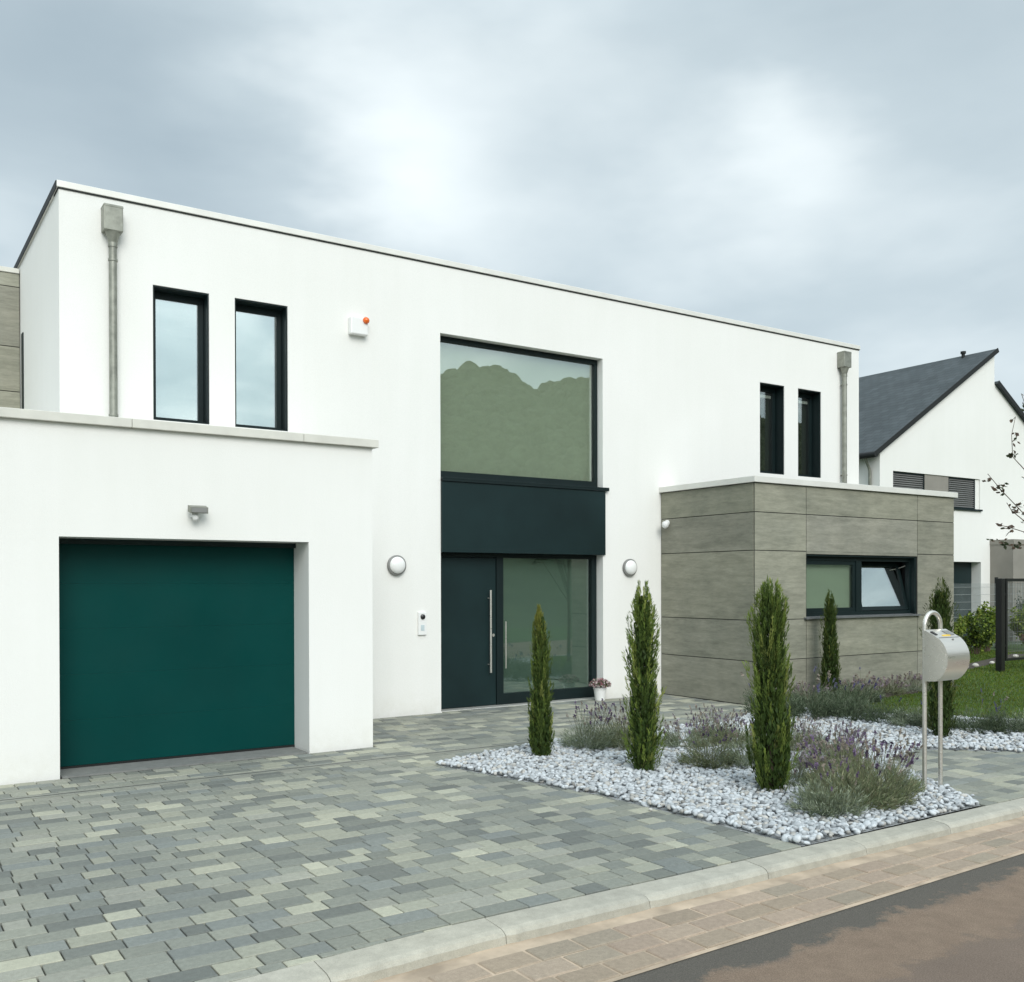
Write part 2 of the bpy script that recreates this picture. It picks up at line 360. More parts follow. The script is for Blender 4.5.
# ------------------------------------------------------------ ground, road, paving
kin = lambda x: 4.475+.0*x+ (0 if x > 2.6 else -.07*(2.6-x))      # inner edge of the kerb
def kout(x): return kin(x)-.23+ (0 if x < 2.6 else .008*(x-2.6))
def gout(x): return 3.50+.033*x
sheet('ground', [(-600, -600), (600, -600), (600, 600), (-600, 600)], -.16, M_hill)
xs = [-30+i*1.5 for i in range(60)]
V = [(x, gout(x)+.012, -.078) for x in xs]+[(x, -3.5+.045*x, -.10) for x in xs]; n = len(xs)
road = tag(mk('road', V, [(i, i+n, i+n+1, i+1) for i in range(n-1)], M_asphalt, None, [(1, 1, 1)]*len(V)), kind='structure')
V = [(x, kout(x)+.02, -.072) for x in xs]+[(x, gout(x)-.02, -.074) for x in xs]
tag(mk('gutter_bed', V, [(i, i+n, i+n+1, i+1) for i in range(n-1)], M_sand), kind='structure')
# gutter of tan blocks: three courses following the kerb
b = MB(); g_r = random.Random(3)
def blk(b, P, z, th=.03, bev=.006, tilt=0.):
    # P: four corners CCW (x,y); bevelled paver
    cx = sum(p[0] for p in P)/4; cy = sum(p[1] for p in P)/4
    def inn(p, d):
        vx, vy = cx-p[0], cy-p[1]; return (p[0]+math.copysign(d, vx), p[1]+math.copysign(d, vy))
    tz = [z+g_r.uniform(-tilt, tilt) for _ in range(4)]
    lo = [(p[0], p[1], z-th) for p in P]; mi = [(p[0], p[1], tz[i]-bev) for i, p in enumerate(P)]; to = [(*inn(p, bev), tz[i]) for i, p in enumerate(P)]
    F = [(8, 9, 10, 11)]
    for i in range(4): j = (i+1) % 4; F += [(i, j, j+4, i+4), (i+4, j+4, j+8, i+8)]
    b.add(lo+mi+to, F)
tans = [(.36, .29, .225), (.335, .27, .205), (.385, .305, .235), (.32, .27, .21), (.37, .29, .225)]
for row in range(3):
    x = -14 + row*.11
    while x < 26:
        l = .29
        def yy(xx, k):
            a, c = kout(xx)-.115, gout(xx)+.006
            return a+(c-a)*k/3
        x0, x1 = x+.008, x+l-.008
        cc = g_r.choice(tans); f = g_r.uniform(.92, 1.06); b.col = tuple(q*f for q in cc)
        blk(b, [(x0, yy(x0, row+1)+.007), (x1, yy(x1, row+1)+.007), (x1, yy(x1, row)-.007), (x0, yy(x0, row)-.007)], -.066, tilt=.002)
        x += l
tag(b.build('gutter', M_paver), kind='structure')
# kerb stones
b = MB(); x = -14.2
while x < 26:
    x0, x1 = x+.002, x+.998; f = g_r.uniform(.92, 1.05); b.col = (.45*f, .43*f, .365*f)
    nseg = 1
    zz = .004+g_r.uniform(-.002, .003)
    prof = [(0, -.1), (0, zz-.006), (-.006, zz), (-.155, zz-.004), (-.18, zz-.014), (-.197, zz-.035), (-.2, -.11)]
    k = len(prof); V = []; ns = 16
    for s_ in range(ns+1):
        xq = x0+(x1-x0)*s_/ns; wd = (kin(xq)-kout(xq))/.2; wr = noise.noise(Vector((xq*7, 0, 3)))*.5+noise.noise(Vector((xq*19, 5, 3)))*.4
        if s_ in (0, ns): wr += .9
        for i_, (p, z) in enumerate(prof): V.append((xq, kin(xq)+p*wd+(wr*.012 if i_ in (3, 4, 5) else 0), z-(max(0, wr)*.008 if i_ in (3, 4) else 0)))
    b.add(V, [tuple(range(k)), tuple(range(ns*k, ns*k+k))[::-1]]+[(q*k+i, q*k+k+i, q*k+k+i+1, q*k+i+1) for q in range(ns) for i in range(k-1)])
    x += 1
tag(b.build('kerb', M_kerb), kind='structure')

BED = [(4.80, 8.55), (6.1, 8.95), (9.4, 9.1), (11.05, 9.6), (11.05, 10.02), (16.1, 10.02), (16.0, 9.9), (13.0, 9.55), (11.45, 8.6), (12.6, 6.95), (14.5, 4.72), (11.45, 4.72),
       (10.37, 5.66), (9.65, 6.42), (8.75, 6.2), (8.15, 5.4), (7.60, 4.53), (5.40, 4.50), (5.27, 6.55)]
BED = BED[::-1]
LAWN = [(11.45, 8.6), (13.0, 9.55), (16.0, 9.9), (16.12, 10.02), (16.12, 22), (24, 22), (40, 22), (40, 4.72), (14.5, 4.72), (12.6, 6.95)]
sheet('driveway_bedding', [(-14, 4.05), (2, kin(2)-.01), (26, kin(26)-.01), (26, 5.2), (11.2, 9.3), (11.2, 12.6), (-14, 12.6)], -.022, M_grout)
lawn_o = sheet('lawn', LAWN[::-1], .004, M_lawn)
sheet('planting_bed', [(p[0], p[1]) for p in BED], -.004, M_bedbase)
# paving: bevelled pavers of mixed length in courses parallel to the house
b = MB(); pr = random.Random(11)
pal0 = [(.205, .215, .19), (.25, .258, .222), (.165, .175, .16), (.28, .285, .24), (.34, .34, .275), (.42, .415, .33), (.215, .23, .215), (.31, .31, .265)]
pal = [tuple(.93*v+.07*m_ for v, m_ in zip(c, (.27, .275, .24))) for c in pal0]
wts = [4.5, 6, 3.5, 5, 3.6, 2.3, 4.5, 3.6]
y = 4.2; rowi = 0
while y < 12.4:
    h = .150
    if abs(y+h/2-9.18) < .09: y += .0
    yc = y+h/2
    ex = spans(yc, BED)
    segs = [(-9.0+pr.uniform(-.2, .0), 11.02 if yc > 9.2 else 15.5)]
    if yc > 9.95: segs = [(4.8, 11.0 if yc < 12.05 else 0)] if yc < 12.05 else [(6.87, 9.75)]
    x = None
    for (s0, s1) in segs:
        x = s0
        while x < s1:
            l = pr.choice([.13, .18, .18, .22, .22, .29, .29])
            x0, x1 = x, min(x+l, s1); x += l
            for (e0, e1) in ex:
                if x0 >= e0 and x1 <= e1: x0 = x1 = 0; break
                if x0 < e0 < x1: x1 = e0
                elif x0 < e1 < x1: x0 = e1
            if x1-x0 < .03: continue
            y0, y1 = y, y+h
            if y0 < kin(x0)+.003:
                if y1 < kin(x0)+.03: continue
                y0 = max(kin(x0), kin(x1))+.004
            if yc < 9.95 and y1 > 9.945: y1 = 9.945
            c = pr.choices(pal, wts)[0]; f = pr.uniform(.92, 1.08); b.col = tuple(q*f*1.0 for q in c)
            blk(b, [(x0+.004, y0+.0045), (x1-.004, y0+.0045), (x1-.004, y1-.0045), (x0+.004, y1-.0045)], 0+pr.uniform(-.0015, .0015), th=.03, bev=.0035, tilt=.001)
    y += h; rowi += 1
tag(b.build('driveway', M_paver), kind='structure')
b = MB(); b.col = (.22, .225, .215); b.box(1.57, 4.0, 9.955, 10.55, -.01, .006, 0); tag(b.build('garage_threshold', M_kerb), kind='structure')
# slot drain
dr = thing('drain_channel', 'long thin slot drain crossing the grey paving in front of the garage', 'drain', (0, 9.18, 0))
b = MB(); b.col = (.27, .275, .24)
b.box(-9, 7.3, 9.100, 9.152, -.02, .005); b.box(-9, 7.3, 9.182, 9.230, -.02, .005)
b.build('channel_edge', M_kerb, dr)
b = MB(); b.box(-9, 7.3, 9.152, 9.182, -.02, .0034); b.build('slot', M_trim, dr)

# ------------------------------------------------------------ house
def wall_xz(b, x0, x1, z0, z1, y, holes, depth):
    """front sheet facing -Y with rectangular holes and reveals running back by depth"""
    X = sorted({x0, x1, *[h[0] for h in holes], *[h[1] for h in holes]}); Z = sorted({z0, z1, *[h[2] for h in holes], *[h[3] for h in holes]})
    for i in range(len(X)-1):
        for j in range(len(Z)-1):
            cx, cz = (X[i]+X[i+1])/2, (Z[j]+Z[j+1])/2
            if any(h[0] < cx < h[1] and h[2] < cz < h[3] for h in holes): continue
            b.add([(X[i], y, Z[j]), (X[i+1], y, Z[j]), (X[i+1], y, Z[j+1]), (X[i], y, Z[j+1])], [(0, 1, 2, 3)])
    for h in holes:
        d = h[4] if len(h) > 4 else depth
        a0, a1, c0, c1 = h[:4]; V = [(a0, y, c0), (a1, y, c0), (a1, y, c1), (a0, y, c1), (a0, y+d, c0), (a1, y+d, c0), (a1, y+d, c1), (a0, y+d, c1)]
        b.add(V, [(0, 4, 5, 1), (1, 5, 6, 2), (2, 6, 7, 3), (3, 7, 4, 0)])
def raw(b, name, mat, parent=None):
    o = mk(name, b.V, b.F, mat, None, b.C)
    if parent: par(o, parent)
    return o

GY, MY, AX, AY = 9.95, 12.09, 11.02, 10.06
HX0, HX1, HZ = 1.90, 16.14, 6.31
house = thing('modern_house', 'white flat-roofed modern house with green garage door and grey clad extension', 'house', (9, 12, 0))
D = .42
TW = [(2.93, 3.60, 3.78, 5.39), (3.92, 4.61, 3.78, 5.39), (13.38, 14.02, 3.78, 5.39), (14.39, 15.03, 3.78, 5.39)]
b = MB()
wall_xz(b, HX0, HX1, -.1, HZ, MY, [(a, c, z0, z1, .26) for a, c, z0, z1 in TW]+[(6.86, 9.80, 0.002, 5.36, .30)], .3)
YB = 21.5
SW = (14.2, 15.2, 3.3, 5.3)
b.add([(HX0, MY, -.1), (HX0, YB, -.1), (HX0, YB, HZ), (HX0, MY, HZ)], [(0, 3, 2, 1)])
b.add([(HX1, MY, -.1), (HX1, YB, -.1), (HX1, YB, HZ), (HX1, MY, HZ)], [(0, 1, 2, 3)])
b.add([(HX0, YB, -.1), (HX1, YB, -.1), (HX1, YB, HZ), (HX0, YB, HZ)], [(0, 3, 2, 1)])
b.add([(HX0, MY, HZ), (HX1, MY, HZ), (HX1, YB, HZ), (HX0, YB, HZ)], [(0, 1, 2, 3)])
raw(b, 'wall', M_stucco, house)
# main coping; dark strip below stands in for its shadow, left side covered dark
b = MB(); o_ = .022
b.box(HX0-o_, HX1+o_, MY-o_, MY+.3, HZ+.012, HZ+.088, .006); b.box(HX0-o_, HX0+.3, MY+.3+.001, YB, HZ+.012, HZ+.088, .006); b.box(HX1-.3, HX1+o_, MY+.301, YB, HZ+.012, HZ+.088, .006)
b.build('coping', M_metalcop, house)
b = MB(); b.box(HX0-.010, HX1+.010, MY-.012, MY+.28, HZ-.004, HZ+.011); b.box(HX0-.032, HX0-.0225, MY-.0, YB, HZ-.0, HZ+.086); b.build('coping_shadow_strip', M_trim, house)

# tall windows in deep dark-lined reveals
def rect_frame(b, x0, x1, z0, z1, y0, y1, w, wt=None, wb=None):
    wt = wt or w; wb = wb or w
    b.box(x0, x0+w, y0, y1, z0, z1); b.box(x1-w, x1, y0, y1, z0, z1)
    b.box(x0+w, x1-w, y0, y1, z1-wt, z1); b.box(x0+w, x1-w, y0, y1, z0, z0+wb)
def rect_pane(x0, x1, z0, z1, y, parent, mat, name='pane'):
    b = MB(); b.box(x0, x1, y, y+.012, z0, z1); return b.build(name, mat, parent)
for i, (a, c, z0, z1) in enumerate(TW):
    b = MB(); e = .004
    rect_frame(b, a+e, c-e, z0+e, z1-e, MY+.012, MY+.20, .014)           # lining of the reveal
    rect_frame(b, a+e+.014, c-e-.014, z0+e+.014, z1-e-.014, MY+.20, MY+.255, .062, .075, .05)
    b.box(a+.02, c-.02, MY+.2, MY+.258, z1-.10, z1-.095)
    w = b.build('window', M_anth, house)
    rect_pane(a+.075, c-.075, z0+.06, z1-.09, MY+.222, w, M_glass_sky if i < 2 else M_glass)
    b = MB(); b.box(a+.02, c-.02, MY+.30, MY+.31, z0, z1); b.build('blind', M_blind if i < 2 else M_blind_dark, w)
    if i > 1:
        b = MB(); b.box(a+.078, c-.078, MY+.25, MY+.285, z1-.20, z1-.15); b.build('blind_rail', M_white, w)
# large landing window
b = MB(); a, c, z0, z1 = 6.864, 9.796, 3.33, 5.356
rect_frame(b, a, c, z0, z1, MY+.13, MY+.22, .055, .07, .10)
w = b.build('window', M_anth, house); w['label'] = 'large landing window above the entrance'
rect_pane(a+.055, c-.055, z0+.10, z1-.07, MY+.165, w, M_glass)
b = MB(); b.box(a+.01, c-.01, MY+.225, MY+.232, z0, z1-.01); b.build('blind', M_curt, w)
b = MB(); b.box(6.862, 9.89, MY-.05, MY+.13, 3.30, 3.325, .003); b.box(6.862, 9.89, MY-.05, MY-.035, 3.27, 3.30); b.build('sill', M_anth, w)
# band panel
b = MB(); b.box(6.862, 9.80+.03, MY-.03, MY+.12, 2.262, 3.268, .003); b.build('band_panel', M_anthp, house)
# entrance
b = MB(); yd = MY+.16
b.box(6.864, 6.92, yd, yd+.09, .01, 2.258); b.box(7.90, 8.02, yd-.002, yd+.09, .01, 2.2); b.box(9.70, 9.796, yd, yd+.09, .01, 2.258); b.box(6.92, 9.70, yd+.001, yd+.09, 2.20, 2.258)
b.box(8.02, 9.70, yd+.001, yd+.09, .01, .17)
ent = b.build('entrance', M_anth, house)
rect_pane(8.02, 9.70, .17, 2.20, yd+.04, ent, M_glass_door)
b = MB(); b.box(7.98, 9.76, yd+.095, yd+.10, .01, 2.25); b.build('blind', M_curt2, ent)
b = MB(); b.box(6.925, 7.895, yd+.012, yd+.07, .015, 2.195, .004); door = b.build('door', M_anthp, house)
b = MB(); hx = 7.76
b.tube([(hx, yd-.06, .50), (hx, yd-.06, 1.72)], .016, 14)
for z in (.62, 1.60): b.tube([(hx, yd-.06, z), (hx, yd+.012, z)], .009, 8)
b.build('handle', M_inox, door, True)
b = MB(); b.lathe([(.0, 0), (.022, 0), (.022, .008), (.0, .008)], 'Y', (7.845, yd, 1.05), 16); b.build('lock', M_inox, door)
b = MB(); b.tube([(8.045, yd-.03, .55), (8.045, yd-.03, 1.25)], .009, 8); b.build('pull_bar', M_inox, ent, True)
b = MB(); b.col = (.3, .3, .28); b.box(6.87, 9.79, MY+.02, yd+.1, -.01, .009); b.build('doorstep', M_kerb, house)

# garage block
GX0, GX1, GZ = -7.0, 4.77, 3.325
OP = (1.55, 4.02, 0.0, 2.262)
b = MB(); wall_xz(b, GX0, GX1, -.1, GZ, GY, [(1.55, 4.02, -.1, 2.262, .46)], .5)
b.add([(GX1, GY, -.1), (GX1, MY, -.1), (GX1, MY, GZ), (GX1, GY, GZ)], [(0, 1, 2, 3)])
b.add([(GX0, GY, -.1), (GX0, 15.3, -.1), (GX0, 15.3, GZ), (GX0, GY, GZ)], [(0, 3, 2, 1)])
b.add([(GX0, GY, GZ-.15), (GX1, GY, GZ-.15), (GX1, 15.3, GZ-.15), (GX0, 15.3, GZ-.15)], [(0, 1, 2, 3)])
b.add([(GX0, GY+.3, GZ-.16), (GX1-.3, GY+.3, GZ-.16), (GX1-.3, GY+.3, GZ), (GX0, GY+.3, GZ)], [(0, 3, 2, 1)])
raw(b, 'wall', M_stucco, house)
b = MB(); xx = GX0
for x1 in (-4.5, -2.0, .6, 2.2, 3.95, GX1+.06):
    b.box(xx+.002, x1-.002, GY-.055, GY+.34, GZ+.002, GZ+.09, .005); xx = x1
b.box(GX1-.30, GX1+.06, GY+.342, MY-.003, GZ+.002, GZ+.09, .005)
b.build('coping', M_coping, house)
b = MB(); 
for k in range(5):
    z0, z1 = .03+k*.448, .03+(k+1)*.448-.0006
    b.box(1.50, 4.07, GY+.43, GY+.46, z0, z1, .0008)
gd = b.build('garage_door', M_garage, house)
b = MB(); b.box(1.50, 4.07, GY+.425, GY+.45, .002, .028); b.build('rubber_seal', M_black, gd)
b = MB(); b.box(1.552, 1.60, GY+.37, GY+.428, .0, 2.26); b.box(1.60, 4.018, GY+.37, GY+.428, 2.21, 2.26); b.build('door_shadow_strip', M_anthp, gd)  # dark strips at left and top stand in for shadow on the door

# grey-clad extension
b = MB(); AX1, AZ = 16.05, 3.30
AW = (12.16, 14.96, 1.262, 2.262)
gp = .006
def panel_sheet(b, plane, u0, u1, z0, z1, base, off, outward):
    """one cladding board with a small thickness, plane 'Y' (front) or 'X' (side)"""
    f = pr.uniform(.90, 1.08); b.col = (f, f*pr.uniform(.985, 1.01), f*pr.uniform(.96, 1.02))
    if plane == 'Y': b.box(u0+gp, u1-gp, base-off, base, z0+gp, z1-gp)
    else: b.box(base-off, base, u0+gp, u1-gp, z0+gp, z1-gp)
zr = [0.0, .654, 1.262, 2.30, 2.868, AZ]
xc = [AX, 12.16, 14.99, AX1]
for i in range(3):
    for j in range(5):
        if i == 1 and j == 2: continue
        panel_sheet(b, 'Y', xc[i], xc[i+1], zr[j], zr[j+1], AY+.012, .012, -1)
panel_sheet(b, 'Y', 12.16, 14.99, 2.262-gp, 2.30+gp*1.6, AY+.0115, .0112, -1)
for j in range(5):
    z0_, z1_ = zr[j], zr[j+1]
    panel_sheet(b, 'X', AY+.02, MY-.002, z0_, z1_, AX+.012, .012, -1)
b.build('cladding', M_clad, house)
b = MB(); wall_xz(b, AX+.013, AX1, -.1, AZ, AY+.013, [(AW[0]-.002, AW[1]+.03, AW[2], AW[3]+.0, .28)], .28)
b.add([(AX+.013, AY+.013, -.1), (AX+.013, MY, -.1), (AX+.013, MY, AZ), (AX+.013, AY+.013, AZ)], [(0, 3, 2, 1)])
b.add([(AX1, AY+.013, -.1), (AX1, MY, -.1), (AX1, MY, AZ), (AX1, AY+.013, AZ)], [(0, 1, 2, 3)])
b.add([(AX, AY, AZ), (AX1, AY, AZ), (AX1, MY, AZ), (AX, MY, AZ)], [(0, 1, 2, 3)])
raw(b, 'wall', M_backing, house)
b = MB(); b.box(AX-.04, 13.6, AY-.04, AY+.3, AZ+.004, AZ+.095, .005); b.box(13.603, AX1+.06, AY-.04, AY+.3, AZ+.004, AZ+.095, .005); b.box(AX-.04, AX+.3, AY+.303, MY-.003, AZ+.004, AZ+.095, .005); b.box(AX1-.3, AX1+.06, AY+.303, MY-.003, AZ+.004, AZ+.095, .005)
b.build('coping', M_metalcop, house)
# extension window: fixed light + tilted light
a, c, z0, z1 = AW; a += .004; c -= .004; z0 += .03
b = MB(); yf = AY+.10
b.box(a-.002, a+.02, AY+.02, yf, z0, z1-.004); b.box(c-.02, c+.025, AY+.02, yf, z0, z1-.004); b.box(a+.02, c-.02, AY+.02, yf, z1-.03, z1-.005)
rect_frame(b, a, c, z0, z1-.004, yf, yf+.08, .05, .09, .06); mxm = (a+c)/2
b.box(mxm-.07, mxm+.07, yf-.002, yf+.08, z0+.06, z1-.094)
w = b.build('window', M_anth, house); w['label'] = 'wide extension window with its right sash tilted open'
b = MB(); s0, s1 = a+.05, mxm-.07
rect_frame(b, s0, s1, z0+.06, z1-.094, yf+.012, yf+.07, .065); sl = b.build('sash', M_anth, w)
rect_pane(s0+.065, s1-.065, z0+.125, z1-.16, yf+.03, sl, M_glass)
b = MB(); b.box(a+.005, mxm, yf+.085, yf+.09, z0, z1-.01); b.build('blind', M_curt3, w)
# tilted sash (hinged at the bottom, leaning into the room)
b = MB(); t0, t1 = mxm+.072, c-.052; hgt = z1-.094-(z0+.06)
rect_frame(b, t0, t1, 0, hgt, -.029, .029, .065)
sl = b.build('sash', M_anth); sl.rotation_euler = (R(-13), 0, 0); sl.location = Vector((0, yf+.045, z0+.062))-world_loc(w); sl.parent = w
b = MB(); b.box(t0+.065, t1-.065, -.012, 0, .065, hgt-.065); p = b.build('pane', M_glass_sky); p.parent = sl
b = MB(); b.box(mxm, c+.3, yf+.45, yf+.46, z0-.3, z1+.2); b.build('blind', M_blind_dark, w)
b = MB(); b.tube([(c-.09, yf+.05, z1-.16), (c-.10, yf+.17, z1-.20)], .008, 6); b.build('stay_arm', M_inox, w)
b = MB(); b.col = (.2, .2, .19); b.prism([(AY-.05, z0-.036), (AY-.05, z0-.012), (yf+.001, z0+.002), (yf+.001, z0-.036)], a-.06, c+.07, 'X'); b.build('sill', vary('grey_metal_sill', (.12, .125, .125), .5), w)

# rear wing seen past the left corner
b = MB(); WY = 15.32; 
zs = [2.9, 4.53, 5.16, 6.0, 6.19]
for j in range(4):
    for (u0, u1) in ((-7.0, -3.6), (-3.6, -.6), (-.6, 1.895)): panel_sheet(b, 'Y', u0, u1, zs[j], zs[j+1], WY, .012, -1)
b.build('cladding', M_clad, house)
b = MB(); b.box(-7, 1.895, WY+.001, YB, -.1, 6.19); b.build('wall', M_backing, house)
b = MB(); b.box(-7, 1.89, WY-.03, WY+.3, 6.192, 6.26, .005); b.build('coping', M_coping, house)
b = MB(); b.box(1.884, 1.899, 14.98, 15.12, 3.3, 5.30); w = b.build('window', M_anth, house)


# downpipes with hopper heads
def downpipe(x, ztop, zbot):
    b = MB(); b.box(x-.012-.10, x+.10, MY-.17, MY-.004, ztop-.30, ztop, .008); b.box(x-.115, x+.103, MY-.173, MY-.003, ztop-.03, ztop-.012, .003)
    h = b.build('hopper_head', M_zinc, house, False)
    b = MB(); yy_ = MY-.085
    V = []
    b.tube([(x, yy_, ztop-.30), (x, yy_, ztop-.36), (x, yy_, ztop-.42)], [.085, .065, .047], 20); b.tube([(x, yy_, ztop-.41), (x, yy_, zbot)], .045, 20)
    b.tube([(x, yy_, ztop-.42), (x, yy_, ztop-.47)], .052, 20)
    p = b.build('downpipe', M_zinc, house, True)
    for z in (ztop-.62, zbot+.55):
        b = MB(); b.tube([(x, yy_, z-.012), (x, yy_, z+.012)], .053, 20); b.box(x-.012, x+.012, yy_, MY-.001, z-.01, z+.01)
        b.build('pipe_clip', M_zinc, p)
downpipe(2.462, 6.19, GZ-.1); downpipe(15.60, 6.19, AZ+.01)

# ------------------------------------------------------------ fixtures on the walls
def wall_lamp(x, z, label):
    t = thing('wall_lamp', label, 'lamp', (x, MY, z), 'round wall lamps beside the entrance')
    b = MB(); b.lathe([(.13, 0), (.138, -.012), (.138, -.045), (.122, -.052)], 'Y', (x, MY-.001, z), 40); b.build('mounting_ring', M_greyp, t, True)
    b = MB(); b.lathe([(.116, -.05), (.112, -.07), (.095, -.09), (.06, -.104), (.02, -.109), (.001, -.11)], 'Y', (x, MY, z), 40); b.build('lamp_shade', M_opal, t, True)
    return t
wall_lamp(6.15, 2.07, 'round white wall lamp left of the entrance, above the intercom'); wall_lamp(10.33, 2.07, 'round white wall lamp between the entrance glass and the grey extension')
t = thing('intercom', 'narrow white door intercom with dark camera eye left of the front door', 'intercom', (6.55, MY, 1.26))
b = MB(); b.box(6.485, 6.615, MY-.03, MY-.001, 1.10, 1.42, .006); b.build('housing', M_white, t)
b = MB(); b.lathe([(.036, 0), (.034, -.018), (.02, -.028), (.001, -.03)], 'Y', (6.55, MY-.03, 1.355), 20); b.build('camera_eye', M_black, t, True)
b = MB(); b.box(6.522, 6.578, MY-.034, MY-.029, 1.16, 1.24, .002); b.build('button', vary('pale_button', (.5, .58, .6), .4), t)
t = thing('siren_box', 'white alarm siren box with small orange strobe, high on the facade', 'alarm', (5.6, MY, 5.27))
b = MB(); b.box(5.45, 5.70, MY-.10, MY-.001, 5.14, 5.37, .014); b.build('housing', M_white, t)
b = MB(); b.lathe([(.045, 0), (.045, -.02), (.032, -.04), (.001, -.05)], 'Y', (5.665, MY-.098, 5.335), 20); b.build('strobe', M_orange, t, True)
t = thing('security_light', 'small floodlight with sensor mounted above the green garage door', 'floodlight', (2.8, GY, 2.55))
b = MB(); b.prism([(GY-.055, 2.535), (GY-.15, 2.515), (GY-.155, 2.575), (GY-.06, 2.60)], 2.725, 2.90, 'X'); b.build('lamp_head', M_zinc, t)
b = MB(); b.box(2.735, 2.89, GY-.159, GY-.1535, 2.523, 2.569); b.build('lens', M_greyp, t)
b = MB(); b.box(2.765, 2.835, GY-.05, GY-.001, 2.48, 2.56, .006); b.tube([(2.80, GY-.045, 2.53), (2.81, GY-.09, 2.53)], .014, 8); b.build('bracket', M_white, t)
b = MB(); b.lathe([(.028, .03), (.032, .015), (.03, -.01), (.018, -.03), (.001, -.036)], 'Z', (2.795, GY-.08, 2.475), 16); b.build('sensor', M_white, t, True)
t = thing('motion_sensor', 'small white motion sensor on the side of the grey extension', 'sensor', (AX, 11.9, 2.77))
b = MB(); b.lathe([(.05, 0), (.05, -.02), (.03, -.03)], 'X', (AX-.0, 11.93, 2.80), 20); b.build('base', M_white, t, True)
b = MB(); b.lathe([(.02, .06), (.048, .045), (.058, .01), (.05, -.03), (.02, -.055), (.001, -.058)], 'Z', (AX-.075, 11.90, 2.765), 20); b.build('sensor_head', M_white, t, True)

# flower pot beside the entrance
t = thing('flower_pot', 'white pot of pale pink flowers at the foot of the entrance glass', 'flower pot', (9.62, 11.93, 0))
px0, py0 = 9.58, 11.90
b = MB(); b.lathe([(.001, 0), (.075, 0), (.098, .17), (.106, .175), (.106, .195), (.095, .195), (.09, .15), (.001, .15)], 'Z', (px0, py0, .002), 28); b.build('pot', M_white, t, True)
V = []; F = []; Cc = []
for i in range(900):
    u = rng.normal(size=3); u /= np.linalg.norm(u); u[2] = abs(u[2])*.9-.12
    p = np.array([px0, py0, .24])+u*np.array([.17, .17, .13])*rng.uniform(.75, 1.0)
    a = rng.normal(size=3)*.020; c_ = rng.normal(size=3)*.020
    k = len(V); V += [p-a*.5, p+c_*.6, p+a*.5, p-c_*.6]; F.append((k, k+1, k+2, k+3))
    col = random.choice([(.62, .5, .5), (.7, .62, .6), (.45, .25, .28), (.3, .12, .14), (.5, .4, .4), (.06, .09, .03), (.06, .09, .03)]); Cc += [col]*4
o = mk('flowers', np.array(V), np.array(F), M_petal, None, Cc); par(o, t)

# mailbox
t = thing('mailbox', 'rounded stainless steel mailbox on two posts joined by an arched top', 'mailbox', (7.74, 5.05, 0))
lx, rx_, my = 7.625, 7.855, 5.05
arc = [(lx, my, -.05), (lx, my, 1.435)]+[((lx+rx_)/2-math.cos(q)*(rx_-lx)/2, my, 1.435+math.sin(q)*.115) for q in [math.pi*k/14 for k in range(1, 14)]]+[(rx_, my, 1.435), (rx_, my, -.05)]
b = MB(); b.tube(arc, .0185, 16); b.build('post_frame', M_inox, t, True)
bx0, bx1, zt, zb = 7.585, 7.905, 1.405, .965
prof = [(my-.02, zb), (my-.02, zt)]
prof += [(my-.13, zt-.055)]
cy_, cz_, rr_ = my-.02, (zb+zt)/2-.02, .235
for k in range(15):
    q = R(52-k*(52+62)/14); prof.append((cy_-.222*math.cos(q)*1.0-.0, cz_+.235*math.sin(q)*.93))
b = MB(); b.prism(prof, bx0, bx1, 'X'); mbx = b.build('box', M_inox, t, True)
# lid details lie on the sloping top
def on_lid(x0, x1, s0, s1, th, name, mat):
    A = Vector((0, my-.02, zt)); B = Vector((0, my-.13, zt-.055)); d = B-A; n_ = Vector((0, -d.z*-1, 0)); nn = Vector((0, d.z, -d.y)).normalized()
    if nn.z < 0: nn = -nn
    P = [A+d*s0, A+d*s1]; V = []
    for off in (-.001, th):
        for pnt in P:
            for x in (x0, x1): V.append((x, (pnt+nn*off).y, (pnt+nn*off).z))
    b = MB(); b.add(V, [(0, 1, 3, 2), (4, 5, 7, 6), (0, 1, 5, 4), (2, 3, 7, 6), (0, 2, 6, 4), (1, 3, 7, 5)]); return b.build(name, mat, mbx)
on_lid(7.615, 7.645, .35, .8, .008, 'latch', M_black); on_lid(7.79, 7.88, .3, .85, .006, 'name_plate', M_greyp); on_lid(7.70, 7.81, .82, .96, .004, 'sticker', M_yellow)
b = MB(); b.lathe([(.001, 0), (.011, 0), (.011, -.008), (.001, -.01)], 'Y', (7.76, my-.172, 1.322), 14); b.build('lock', M_greyp, mbx)
b = MB(); b.box(bx0+.02, bx1-.02, my-.152, my-.128, zt-.066, zt-.062); b.build('flap_gap', M_black, mbx)

